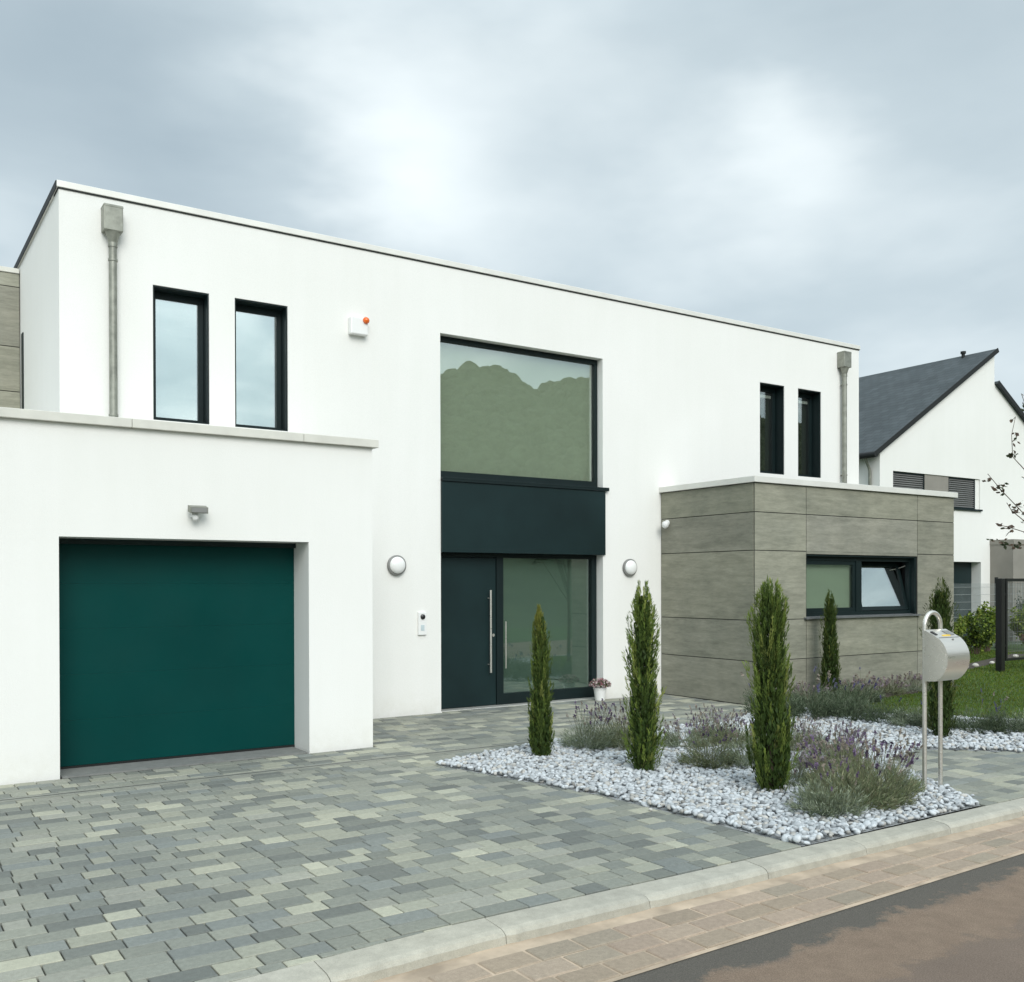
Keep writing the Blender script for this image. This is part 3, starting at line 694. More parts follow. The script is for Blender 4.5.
# ------------------------------------------------------------ white pebbles (gravel)
def ico():
    import bmesh
    bm = bmesh.new(); bmesh.ops.create_icosphere(bm, subdivisions=2, radius=1); V = np.array([v.co[:] for v in bm.verts]); F = np.array([[v.index for v in f.verts] for f in bm.faces]); bm.free(); return V, F
IV, IF = ico()
pts = []
cell = .041
def gravel_zone(x, y):
    if not inside(x, y, BED): return False
    if x > 11.2 and y > 9.1: return False
    if y > 9.75: return False
    return True
x = 4.7
while x < 12.9:
    y = 4.5
    while y < 9.9:
        qx, qy = x+random.uniform(-.5, .5)*cell, y+random.uniform(-.5, .5)*cell
        far = qx > 9.6 or qy > 8.9
        if gravel_zone(qx, qy) and (not far or random.random() < .8): pts.append((qx, qy, 0))
        elif not inside(qx, qy, BED):
            if 4.6 < qx < 9.8 and random.random() < .02 and inside(qx+random.uniform(-.15, .15), qy+random.uniform(-.12, .12), BED) and qy > 4.62: pts.append((qx, qy, 1))
        y += cell
    x += cell
npb = len(pts); print('pebbles', npb)
VV = np.zeros((npb, len(IV), 3)); CC = np.zeros((npb, len(IV), 3))
for i, (qx, qy, ed) in enumerate(pts):
    s = np.array([rng.uniform(.016, .034), rng.uniform(.014, .026), rng.uniform(.010, .018)])*(1.0 if rng.random() < .85 else 1.25)*(.7 if ed else 1)
    a = rng.uniform(0, 6.28); tl = rng.normal(0, .35); tw = rng.normal(0, .35)
    Rm = np.array(Matrix.Rotation(a, 3, 'Z') @ Matrix.Rotation(tl, 3, 'X') @ Matrix.Rotation(tw, 3, 'Y'))
    ph = rng.uniform(0, 9, 3); df = 1+.13*np.sin(IV*2.3+ph).sum(1, keepdims=True)
    z = .010 + rng.uniform(0, .026) if not ed else .008
    VV[i] = (IV*df*s)@Rm.T+np.array([qx, qy, z]); g = rng.choice([.56, .48, .41, .33, .22], p=[.34, .3, .2, .11, .05]); CC[i] = np.array([g*.96, g*1.0, g*1.02]) if rng.random() < .85 else np.array([g*1.02, g*.98, g*.9])*.9
FF = (IF[None]+(np.arange(npb)*len(IV))[:, None, None]).reshape(-1, 3)
gp_o = mk('white_gravel', VV.reshape(-1, 3), FF, M_pebble, None, CC.reshape(-1, 3), True)
tag(gp_o, 'white marble pebbles covering the planting bed', 'gravel', kind='stuff')

sheet('planting_soil', [(10.9, 8.9), (11.45, 8.62), (13.0, 9.53), (16.0, 9.9), (16.1, 10.03), (11.06, 10.03), (10.9, 9.6)], .006, M_soil)
# ------------------------------------------------------------ lavender
def blades(n, fn):
    V = np.zeros((n*4, 3)); C_ = np.zeros((n*4, 3)); F = np.arange(n*4).reshape(n, 4)
    for i in range(n):
        p, d, l, w, c = fn(i)
        side = np.cross(d, rng.normal(size=3)); side /= np.linalg.norm(side)+1e-9
        V[i*4] = p-side*w*.3; V[i*4+1] = p+d*l*.5-side*w*.5+d*0; V[i*4+2] = p+d*l; V[i*4+3] = p+d*l*.5+side*w*.5; C_[i*4:i*4+4] = c
    return V, F, C_
def unit(v): return v/(np.linalg.norm(v)+1e-9)
GREENS = {'grey': [(.20, .24, .165), (.27, .31, .225), (.34, .38, .29), (.14, .175, .115), (.23, .26, .16)],
          'olive': [(.17, .205, .11), (.23, .26, .15), (.13, .16, .08), (.28, .29, .18), (.19, .19, .11)],
          'dark': [(.08, .11, .06), (.11, .145, .085), (.15, .18, .12), (.065, .09, .055)]}
def lavender_mesh(kind, wid, hgt, nst, nb=2300, fl=(.14, .10, .17)):
    tufts = [(unit(np.array([rng.normal(), rng.normal(), 0]))*wid*.5*math.sqrt(rng.random())*.95) for _ in range(38)]
    th_ = [hgt*(1-.55*(np.linalg.norm(t_)/(wid*.5))**2)*rng.uniform(.75, 1.08) for t_ in tufts]
    cols = GREENS[kind]
    def f(i):
        k = i % len(tufts); t_ = tufts[k]; H_ = th_[k]
        q = rng.random()**.75; lean = unit(np.array([t_[0]*1.8+rng.normal()*.11*wid, t_[1]*1.8+rng.normal()*.11*wid, H_*1.1]))
        base = np.array([t_[0]*.55, t_[1]*.55, .0]); p = base+lean*H_*q*1.0+rng.normal(size=3)*.018; p[2] = max(p[2], .01)
        d = unit(lean*1.0+rng.normal(size=3)*.42+np.array([0, 0, .25])); c = np.array(random.choice(cols))*rng.uniform(.8, 1.2)
        return p, d, rng.uniform(.035, .075), rng.uniform(.005, .009), c
    A = blades(nb, f)
    # flower stalks
    sp = []
    sv = []; sf = []; scol = []
    for _ in range(nst):
        t_ = tufts[rng.integers(len(tufts))]; H_ = hgt*rng.uniform(.95, 1.55)
        lean = unit(np.array([t_[0]*1.2+rng.normal()*.10, t_[1]*1.2+rng.normal()*.10, H_*1.5])); p0 = np.array([t_[0]*.7, t_[1]*.7, hgt*.35]); p1 = p0+lean*(H_-hgt*.35)
        for (a, c_, w_, col) in [(p0, p1, .0035, (.20, .21, .13))]:
            for sd_ in (np.array([1, 0, 0]), np.array([0, 1, 0])):
                k = len(sv); sv += [a-sd_*w_/2, a+sd_*w_/2, c_+sd_*w_/2, c_-sd_*w_/2]; sf.append((k, k+1, k+2, k+3)); scol += [col]*4
        col0 = np.array(fl)*rng.uniform(.6, 1.5); 
        if rng.random() < .45: col0 = np.array([.30, .26, .22])
        L_ = rng.uniform(.03, .06)
        for m_ in range(9):
            c0 = p1+lean*L_*(m_/9); k = len(sv); a = rng.normal(size=3)*.0075; d_ = rng.normal(size=3)*.0075
            sv += [c0-a, c0+d_, c0+a, c0-d_+lean*.01]; sf.append((k, k+1, k+2, k+3)); scol += [col0*rng.uniform(.8, 1.2)]*4
    return A, (np.array(sv), np.array(sf), np.array(scol)) if nst else None
def lav_proto(kind, wid, hgt, nst, nb=2300, fl=(.14, .10, .17)):
    A, B = lavender_mesh(kind, wid, hgt, nst, nb, fl)
    t = thing('lavender_bush', 'x', 'lavender', (0, 0, 0))
    o = mk('foliage', *A[:2], M_leaf, t, A[2]); 
    if B is not None: mk('flower_stalks', *B[:2], M_leaf, t, B[2])
    return t
protoA = [lav_proto('grey', .62, .34, 40, 3800), lav_proto('olive', .66, .34, 45, 3800), lav_proto('grey', .6, .30, 20, 3800)]
protoF = [lav_proto('olive', .62, .30, 55, 3600, (.25, .215, .255)), lav_proto('grey', .66, .26, 62, 3200, (.31, .28, .30))]
protoD = [lav_proto('dark', .56, .28, 3, 2600, (.1, .09, .2)), lav_proto('dark', .6, .30, 5, 2800, (.12, .12, .18)), lav_proto('grey', .45, .26, 0, 2000)]
protoS = [lav_proto('grey', .55, .18, 60, 700, (.28, .22, .27)), lav_proto('olive', .5, .17, 55, 700, (.30, .23, .26))]
used = set()
def plant(p, x, y, s, label, group):
    rz = random.uniform(0, 6.28)
    if p.name not in used:
        used.add(p.name); o = p; o.location = (x, y, .01); o.rotation_euler = (0, 0, rz); o.scale = (s,)*3
    else: o = dup(p, None, (x, y, .01), rz, s)
    tag(o, label, 'lavender', group); return o
G1, G2, G3, G4 = 'lavender bushes in the pebble bed', 'flowering lavender in the pebble bed', 'lavender border along the lawn', 'flowering lavender under the extension window'
# (prototype, x, y, scale, label, group)
for args in [
  (protoA[0], 6.62, 8.42, 0.94, 'low grey-green lavender just right of the smallest cypress', G1),
  (protoA[1], 6.98, 8.22, 0.99, 'olive lavender between the smallest cypress and the feathery cypress', G1),
  (protoA[1], 6.95, 6.93, 0.85, 'olive lavender just right of the feathery cypress, on white pebbles', G1),
  (protoA[0], 7.28, 6.72, 0.94, 'grey-green lavender between the feathery cypress and the broadest cypress', G1),
  (protoA[2], 6.28, 4.99, 0.90, 'silvery lavender nearest the kerb, in front of the broadest cypress', G1),
  (protoA[1], 6.62, 5.03, 1.04, 'olive lavender in the front clump, right of the silvery one', G1),
  (protoA[1], 7.00, 5.08, 1.04, 'olive lavender in the middle of the front clump by the kerb', G1),
  (protoA[0], 7.32, 5.20, 0.83, 'dark lavender at the mailbox end of the front clump', G1),
  (protoF[0], 7.10, 5.55, 0.80, 'purple flowering lavender just behind the front clump', G2),
  (protoF[1], 6.93, 5.90, 0.71, 'pale lavender in flower right beside the broadest cypress', G2),
  (protoF[0], 7.60, 5.85, 0.84, 'purple flowering lavender behind the mailbox posts', G2),
  (protoF[0], 8.05, 6.25, 0.84, 'densely flowering purple lavender left of the mailbox, further back', G2),
  (protoF[1], 8.45, 6.65, 0.80, 'purple flowering lavender near the edge of the side path', G2),
  (protoF[1], 7.55, 6.45, 0.76, 'pale flowering lavender just right of the broadest cypress, mid bed', G2),
  (protoF[1], 7.55, 7.90, 0.84, 'pale flowering lavender right behind the feathery cypress', G2),
  (protoF[0], 8.00, 7.60, 0.84, 'flowering lavender in the middle of the bed before the extension', G2),
  (protoF[1], 8.30, 8.20, 0.88, 'pale flowering lavender facing the extension corner', G2),
  (protoF[1], 7.35, 8.55, 0.80, 'flowering lavender in front of the pink flower pot', G2),
  (protoF[0], 8.35, 7.10, 0.76, 'flowering lavender left of and behind the broadest cypress', G2),
  (protoF[1], 8.80, 7.30, 0.71, 'pale flowering lavender right behind the broadest cypress', G2),
  (protoD[1], 10.57, 8.69, 1.34, 'dark low lavender at the left end of the border', G3),
  (protoD[0], 10.87, 8.29, 1.29, 'second dark lavender from the left end of the border', G3),
  (protoD[1], 10.37, 9.14, 1.34, 'dark lavender between the broadest cypress and the one under the window', G3),
  (protoD[0], 11.02, 7.86, 0.95, 'small dark lavender between white pebbles and lawn', G3),
  (protoD[2], 10.97, 7.47, 1.01, 'small silvery lavender between the lawn and pebbles, left of the mailbox post', G3),
  (protoD[0], 11.07, 7.22, 0.95, 'low dark lavender just left of the mailbox posts', G3),
  (protoD[1], 11.27, 6.76, 1.06, 'dark lavender seen just right of the mailbox posts', G3),
  (protoD[0], 11.47, 6.50, 1.01, 'dark lavender second to the right of the mailbox posts', G3),
  (protoD[2], 11.67, 6.34, 0.95, 'silvery lavender tuft near the right end of the border', G3),
  (protoD[1], 11.87, 6.12, 1.06, 'dark lavender at the right end of the border', G3),
  (protoS[0], 11.90, 9.78, 1.10, 'lilac flowering lavender left of the cypress under the window', G4),
  (protoS[1], 12.75, 9.82, 1.10, 'lilac lavender just right of the cypress under the window', G4),
  (protoS[0], 13.30, 9.85, 1.15, 'lilac flowering lavender below the middle of the extension window', G4),
  (protoS[1], 13.95, 9.88, 1.10, 'pinkish lavender below the open sash of the extension window', G4),
  (protoS[0], 14.60, 9.88, 1.10, 'lilac lavender second from the right end of the extension', G4),
  (protoS[1], 15.30, 9.88, 1.10, 'pinkish lavender at the right end of the extension', G4),
  (protoD[1], 11.35, 9.30, 1.25, 'blue-green lavender just left of the cypress under the window', G3),
  (protoD[0], 11.9, 9.20, 1.2, 'blue-green lavender in front of the cypress under the window', G3),
  (protoD[1], 12.5, 9.40, 1.1, 'blue-green lavender at the left tip of the lawn', G3),
  (protoD[0], 11.2, 8.75, 1.2, 'blue-green lavender touching the left end of the lawn', G3)]:
    plant(*args)

# ------------------------------------------------------------ columnar cypresses
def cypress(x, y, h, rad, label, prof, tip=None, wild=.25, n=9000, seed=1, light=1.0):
    r_ = np.random.default_rng(seed)
    t = thing('cypress', label, 'tree', (x, y, 0), 'columnar cypresses')
    b = MB(); b.tube([(x, y, -.03), (x, y, h*.35), (x+.005, y, h*.8)], [.026, .018, .004], 8); b.build('trunk', M_bark, t, True)
    nf = int(250*h/1.7); per = n//nf
    V = []; C_ = []
    pal_ = np.array([(.07, .105, .024), (.10, .14, .030), (.05, .078, .018), (.14, .18, .04), (.20, .225, .06)])
    for k in range(nf):
        q = (k+.5)/nf; z = h*(.015+q*.93); a = r_.uniform(0, 6.283); rr = rad*prof(z/h)
        L_ = h*r_.uniform(.08, .17)*(1+.3*q); dirv = np.array([math.cos(a), math.sin(a), 0])
        start = np.array([x, y, max(.01, z-L_*.4)])+dirv*rr*r_.uniform(.25, .72)
        out_ = wild*r_.uniform(.2, 1.1)
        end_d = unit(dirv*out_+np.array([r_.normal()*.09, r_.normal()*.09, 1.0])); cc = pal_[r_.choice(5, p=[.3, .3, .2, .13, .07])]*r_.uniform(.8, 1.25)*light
        if tip is not None and q > .8: cc = cc*(1-(q-.8)*4)+np.array(tip)*(q-.8)*4
        for m_ in range(per):
            s = r_.random(); p = start+end_d*L_*s+r_.normal(size=3)*np.array([.013, .013, .015])*(1.12-s)
            rad_now = np.hypot(p[0]-x, p[1]-y); lim = rad*prof(min(1, max(0, p[2]/h)))*r_.uniform(.95, 1.25)+.012
            if rad_now > lim and wild < .5: p[:2] = np.array([x, y])+(p[:2]-[x, y])*lim/rad_now
            if p[2] > h*1.03: p[2] = h-r_.random()*.12
            d = unit(end_d*1.5+dirv*.25+r_.normal(size=3)*.26); sd_ = unit(np.cross(d, r_.normal(size=3))); l = r_.uniform(.025, .055); w = r_.uniform(.002, .0042)
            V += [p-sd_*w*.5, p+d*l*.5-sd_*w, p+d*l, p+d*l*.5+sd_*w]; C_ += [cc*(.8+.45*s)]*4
    # dense inner shoots
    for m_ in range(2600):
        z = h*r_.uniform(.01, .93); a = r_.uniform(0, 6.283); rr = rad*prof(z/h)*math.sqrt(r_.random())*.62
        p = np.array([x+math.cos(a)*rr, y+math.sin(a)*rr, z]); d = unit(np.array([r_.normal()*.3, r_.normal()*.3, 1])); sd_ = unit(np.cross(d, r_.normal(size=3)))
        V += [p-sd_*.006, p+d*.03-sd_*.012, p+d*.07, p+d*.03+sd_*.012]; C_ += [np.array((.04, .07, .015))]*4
    V = np.array(V); o = mk('crown', V, np.arange(len(V)).reshape(-1, 4), M_leaf, None, np.array(C_)); par(o, t); return t
pf = lambda pts_: (lambda q: float(np.interp(q, [p_[0] for p_ in pts_], [p_[1] for p_ in pts_])))
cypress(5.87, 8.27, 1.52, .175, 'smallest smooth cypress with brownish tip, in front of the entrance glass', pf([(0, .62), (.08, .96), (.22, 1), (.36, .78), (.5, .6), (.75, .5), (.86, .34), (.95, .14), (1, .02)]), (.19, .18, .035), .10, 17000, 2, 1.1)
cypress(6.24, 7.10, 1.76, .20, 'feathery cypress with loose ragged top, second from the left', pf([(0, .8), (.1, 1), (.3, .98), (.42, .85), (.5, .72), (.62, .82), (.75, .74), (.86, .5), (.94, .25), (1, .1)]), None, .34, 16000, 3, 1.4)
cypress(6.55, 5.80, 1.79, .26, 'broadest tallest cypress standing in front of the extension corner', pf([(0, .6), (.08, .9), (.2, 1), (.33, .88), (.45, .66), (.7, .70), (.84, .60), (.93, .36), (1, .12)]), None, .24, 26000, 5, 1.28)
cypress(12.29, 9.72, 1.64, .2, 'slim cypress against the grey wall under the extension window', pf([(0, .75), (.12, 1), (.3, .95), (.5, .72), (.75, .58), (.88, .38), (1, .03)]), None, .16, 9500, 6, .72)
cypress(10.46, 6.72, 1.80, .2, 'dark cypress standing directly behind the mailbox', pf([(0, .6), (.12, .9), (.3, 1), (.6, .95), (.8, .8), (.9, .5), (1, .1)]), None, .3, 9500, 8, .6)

# ------------------------------------------------------------ lawn grass
STRIP = [(17.0, 11.05), (24.5, 13.3), (24.5, 13.75), (17.0, 11.5)]
P = []
for _ in range(170000):
    u = rng.random()**1.3
    x = 11.4+u*14; y = 4.9+rng.random()*11
    if inside(x, y, LAWN) and not inside(x, y, STRIP): P.append((x, y))
P = np.array(P); nG = len(P); print('blades', nG)
ang = rng.uniform(0, 6.283, nG); hh = rng.uniform(.02, .05, nG); ww = rng.uniform(.003, .006, nG)*(1+.12*(P[:, 0]-11)); ln = rng.normal(0, .015, (nG, 2))
V = np.zeros((nG, 3, 3)); V[:, 0, :2] = P-np.c_[np.cos(ang), np.sin(ang)]*ww[:, None]; V[:, 1, :2] = P+np.c_[np.cos(ang), np.sin(ang)]*ww[:, None]; V[:, 2, :2] = P+ln; V[:, 2, 2] = hh; V[:, :2, 2] = .003
patch = np.array([noise.noise(Vector((p[0]*.6, p[1]*.6, 0))) for p in P]); br = np.clip(1+.35*patch+rng.normal(0, .2, nG), .4, 1.7)
C_ = np.array([.095, .16, .024])[None]*br[:, None]; C_[:, 0] *= rng.uniform(.8, 1.5, nG)
tag(mk('lawn_grass', V.reshape(-1, 3), np.arange(nG*3).reshape(-1, 3), M_grass, None, np.repeat(C_, 3, 0)), 'short green lawn grass right of the extension', 'grass', kind='stuff')
# bare soil strip with stones at the far edge of the lawn
sheet('soil_strip', [(17.0, 11.05), (24.5, 13.3), (24.5, 13.75), (17.0, 11.5)], .012, M_soil)
rs = random.Random(4)
for i in range(7):
    x = 17.4+i*.95+rs.uniform(-.2, .2); y = 11.2+(x-17)*.3+rs.uniform(-.15, .1); s = rs.uniform(.05, .10)
    Vn = IV*(1+.15*np.sin(IV*2.1+i).sum(1, keepdims=True))*np.array([s*1.3, s, s*.7])+np.array([0, 0, s*.45])
    o = mk('edging_stone', Vn, IF, M_pebble, None, [(.6, .56, .5)]*len(Vn), True); o.location = (x, y, .01)
    tag(o, 'pale stone on the soil strip edging the lawn, %s' % ['first behind the mailbox', 'second to the right of the mailbox', 'third to the right of the mailbox', 'fourth, just left of the gate post', 'first behind the gate bars', 'second behind the gate bars', 'farthest right behind the gate bars'][i], 'stone', 'stones along the soil strip')

# ------------------------------------------------------------ leafy plants
def leafy(name, label, cat, x, y, rx, ry, h, n, leaf, cols, stems=9, group=None, z0=.05, seed=1, ball=False):
    r_ = np.random.default_rng(seed); t = thing(name, label, cat, (x, y, 0), group)
    b = MB()
    cl = []
    for k in range(stems):
        a = r_.uniform(0, 6.283); q = math.sqrt(r_.random()); tx, ty = x+math.cos(a)*rx*q*.85, y+math.sin(a)*ry*q*.85; tz = h*r_.uniform(.6, .97)*(1-.3*q*q)
        mid = (x+(tx-x)*.35, y+(ty-y)*.35, tz*.5); b.tube([(x+(tx-x)*.15, y+(ty-y)*.15, -.02), mid, (tx, ty, tz)], [.014, .009, .003], 5)
        for m_ in range(6):
            s = r_.uniform(.25, 1); cl.append((np.array([x+(tx-x)*s, y+(ty-y)*s, tz*s*1.0+.03]), r_.uniform(.10, .2)*h*.8))
    b.build('stem', M_bark, t)
    V = []; C2 = []
    for i in range(n):
        c0, cr_ = cl[i % len(cl)]; p = c0+unit(r_.normal(size=3))*cr_*r_.random()**.5*np.array([rx, ry, .8*h])/max(.4, h)*1.2; p[2] = max(z0, p[2])
        d = unit(r_.normal(size=3)+np.array([0, 0, .3])); sd_ = unit(np.cross(d, r_.normal(size=3))); l = leaf*r_.uniform(.6, 1.2); w = l*.32
        V += [p, p+d*l*.5-sd_*w, p+d*l, p+d*l*.5+sd_*w]; c = np.array(cols[r_.integers(len(cols))])*r_.uniform(.75, 1.3); C2 += [c]*4
    V = np.array(V); o = mk('foliage', V, np.arange(len(V)).reshape(-1, 4), M_leaf, None, np.array(C2)); par(o, t); return t
YG = [(.15, .21, .03), (.20, .26, .04), (.10, .16, .025), (.24, .28, .06), (.07, .12, .02)]
DG = [(.04, .07, .02), (.06, .09, .025), (.03, .05, .015)]
g5 = 'shrubs behind the lawn'
leafy('garden_shrub', 'yellow-green shrub half hidden behind the mailbox', 'shrub', 21.3, 14.1, .8, .5, 1.2, 3000, .09, YG, 12, g5, seed=11)
leafy('garden_shrub', 'bright yellow-green shrub beside the extension, behind the mailbox', 'shrub', 22.5, 14.2, .95, .5, 1.25, 3600, .09, YG, 12, g5, seed=1)
leafy('garden_shrub', 'tallest yellow-green shrub, just left of the black gate post', 'shrub', 24.6, 14.5, .95, .5, 1.5, 3800, .09, YG, 12, g5, seed=2)
leafy('garden_shrub', 'darker green shrub between the two yellow-green ones', 'shrub', 23.6, 14.2, .8, .5, 1.2, 3000, .08, YG[:3]+DG, 10, g5, seed=3)
leafy('garden_shrub', 'yellow-green shrub seen through the bars of the black gate', 'shrub', 26.6, 14.4, .9, .6, 1.3, 3000, .09, YG, 11, g5, seed=4)
leafy('garden_shrub', 'dark rounded shrub behind the black gate by the neighbouring porch', 'shrub', 29.2, 15.9, .75, .6, 1.95, 3000, .09, DG, 12, g5, seed=5)
leafy('garden_shrub', 'low reddish shrub at the foot of the black gate', 'shrub', 25.8, 13.9, .7, .4, .5, 1400, .07, [(.12, .05, .04), (.07, .08, .03), (.15, .07, .05)], 9, g5, seed=6)

# ------------------------------------------------------------ fences
t = thing('metal_gate', 'black metal gate with thick post and wire mesh on the lawn', 'gate', (19.35, 11.11, 0))
b = MB(); b.box(19.27, 19.40, 11.045, 11.175, -.05, 1.90, .006); b.build('post', M_black, t)
b = MB(); gx0, gx1 = 19.50, 22.2
b.box(gx0, gx1, 11.08, 11.13, 1.84, 1.90); b.box(gx0, gx1, 11.08, 11.13, .22, .27); b.box(gx0, gx0+.05, 11.08, 11.13, .27, 1.84); b.box(gx1-.05, gx1, 11.08, 11.13, .27, 1.84)
b.box(19.42, 19.50, 11.09, 11.12, 1.55, 1.6); b.box(19.42, 19.50, 11.09, 11.12, .5, .55); b.build('gate_frame', M_black, t)
b = MB(); k = gx0+.1
while k < gx1-.05: b.box(k-.0022, k+.0022, 11.10, 11.105, .27, 1.84); k += .06
for z in [.4+.2*i for i in range(8)]: b.box(gx0+.05, gx1-.05, 11.105, 11.110, z-.003, z+.003)
b.build('wire_mesh', M_louvre, t)
t = thing('mesh_fence', 'grey wire mesh fence with thin black posts behind the shrubs', 'fence', (26, 15.2, 0))
for px_ in (20.3, 23.1, 26.26, 28.8, 31.4):
    b = MB(); b.box(px_-.035, px_+.035, 15.165, 15.235, -.05, 1.97, .004); b.build('post', M_black, t)
b = MB(); k = 20.4
while k < 31.4: b.box(k-.0025, k+.0025, 15.2, 15.205, .05, 1.80); k += .05
for z in [.1+.2*i for i in range(9)]: b.box(20.3, 31.4, 15.19, 15.215, z-.004, z+.004)
b.build('wire_mesh', vary('galvanised_wire', (.3, .33, .32), .5), t)

# ------------------------------------------------------------ neighbouring house
NY = 17.5; nb = thing('gabled_house', 'white neighbouring house with steep grey slate roofs of split height', 'house', (30, 20, 0))
NX0, NXR, NX1, ZE, ZR_, ZR2, ZE2 = 24.3, 30.12, 34.6, 5.62, 9.12, 8.13, 5.35
b = MB(); NB = NY+15
poly = [(NX0, -.1), (NX1, -.1), (NX1, ZE2), (NXR, ZR2), (NXR, ZR_), (NX0, ZE)]
# gable front cut by window ribbon, door recess
W1 = (24.91, 26.48, 4.10, 5.06); W2 = (27.68, 29.32, 4.10, 5.06); DR = (27.2, 29.37, 0.0, 2.47); DD = .38
holes = [(24.91, 29.32, 4.10, 5.06, .12), (DR[0], DR[1], -.1, DR[3], DD)]
wall_xz(b, NX0, NX1, -.1, 5.35, NY, holes, .12)
b.add([(NX0, NY, 5.35), (NX1, NY, 5.35), (NXR, NY, ZR2), (NXR, NY, ZR_), (NX0, NY, ZE)], [(0, 1, 2, 3, 4)])
b.add([(NX0, NY, -.1), (NX0, NB, -.1), (NX0, NB, ZE), (NX0, NY, ZE)], [(0, 3, 2, 1)])
b.add([(NX1, NY, -.1), (NX1, NB, -.1), (NX1, NB, ZE2), (NX1, NY, ZE2)], [(0, 1, 2, 3)])
b.add([(NXR, NY, ZR2), (NXR, NB, ZR2), (NXR, NB, ZR_), (NXR, NY, ZR_)], [(0, 1, 2, 3)])
b.add([(NX0, NB, -.1), (NX1, NB, -.1), (NX1, NB, ZE2), (NXR, NB, ZR2), (NXR, NB, ZR_), (NX0, NB, ZE)], [(0, 5, 4, 3, 2, 1)])
b.add([(DR[0], NY+DD, -.1), (DR[1], NY+DD, -.1), (DR[1], NY+DD, 2.47), (DR[0], NY+DD, 2.47)], [(0, 1, 2, 3)])
raw(b, 'wall', M_stucco, nb)
def roof_slab(xa, za, xb, zb_, over_a, over_b, name):
    d = Vector((xb-xa, 0, zb_-za)).normalized(); nn = Vector((-d.z, 0, d.x)); 
    if nn.z < 0: nn = -nn
    A = Vector((xa, 0, za))-d*over_a+nn*.01; B = Vector((xb, 0, zb_))+d*over_b+nn*.01; th = .09
    poly_ = [(A.x, A.z), (B.x, B.z), (B.x+nn.x*th, B.z+nn.z*th), (A.x+nn.x*th, A.z+nn.z*th)]
    b = MB(); b.prism(poly_, NY-.10, NB+.1, 'Y'); r = b.build(name, M_slate, nb)
    b = MB(); p2 = [(A.x-nn.x*.03, A.z-nn.z*.03), (B.x-nn.x*.03, B.z-nn.z*.03), (B.x+nn.x*(th+.02), B.z+nn.z*(th+.02)), (A.x+nn.x*(th+.02), A.z+nn.z*(th+.02))]
    b.prism(p2, NY-.125, NY-.102, 'Y'); b.build('verge_trim', M_trim, r); return r
ra = roof_slab(NX0, ZE, NXR, ZR_, .35, .06, 'roof'); rb = roof_slab(NX1, ZE2, NXR, ZR2, .35, -.0, 'roof')
b = MB(); b.tube([(29.95, NY+.95, 8.9), (29.95, NY+.95, 9.27)], .055, 12); b.tube([(29.95, NY+.95, 9.26), (29.95, NY+.95, 9.33)], .085, 12); b.build('vent_pipe', M_trim, ra)
b = MB(); b.tube([(NX0-.32, NY-.12, ZE-.16), (NX0-.32, NB, ZE-.16)], .085, 12); b.build('gutter', M_trim, ra)
b = MB(); b.tube([(NX0-.30, NY+.28, ZE-.2), (NX0-.1, NY+.28, ZE-.5), (NX0-.07, NY+.28, ZE-.6), (NX0-.07, NY+.28, 0)], .045, 10); b.build('downpipe', M_zinc, nb, True)
for (a, c, z0, z1) in (W1, W2):
    b = MB(); rect_frame(b, a+.003, c-.20 if c > 28 else c, z0+.01, z1-.01, NY+.05, NY+.11, .04); c2 = (c-.2 if c > 28 else c)
    if a < 26 or True: pass
    w = b.build('window', M_anth, nb); rect_pane(a+.04, c2-.04, z0+.05, z1-.05, NY+.085, w, M_glass)
    b = MB(); z = z0+.06
    while z < z1-.06: b.add([(a+.05, NY+.045, z), (c2-.05, NY+.045, z), (c2-.05, NY+.078, z+.045), (a+.05, NY+.078, z+.045)], [(0, 1, 2, 3)]); z += .062
    b.build('louvre_blind', M_louvre, w)
    b = MB(); b.box(a-.03, c+.05, NY-.06, NY+.05, z0-.045, z0+.008); b.build('sill', M_anth, w)
b = MB(); b.box(26.482, 27.678, NY+.03, NY+.10, 4.103, 5.057); b.build('infill_panel', M_taupe, nb)
b = MB(); b.box(29.12, 29.318, NY+.04, NY+.11, 4.11, 5.05); b.build('window_reveal', M_stucco, nb)
b = MB(); b.box(27.22, 29.36, NY+DD-.07, NY+DD-.003, 0, 2.46); b.build('door', M_anthp, nb)
b = MB(); b.box(29.87, 30.55, NY-.75, NY-.002, -.05, 3.02); b.box(29.85, 36.0, NY-.78, NY-.001, 3.02, 3.17); pc = b.build('porch', M_taupe, nb)

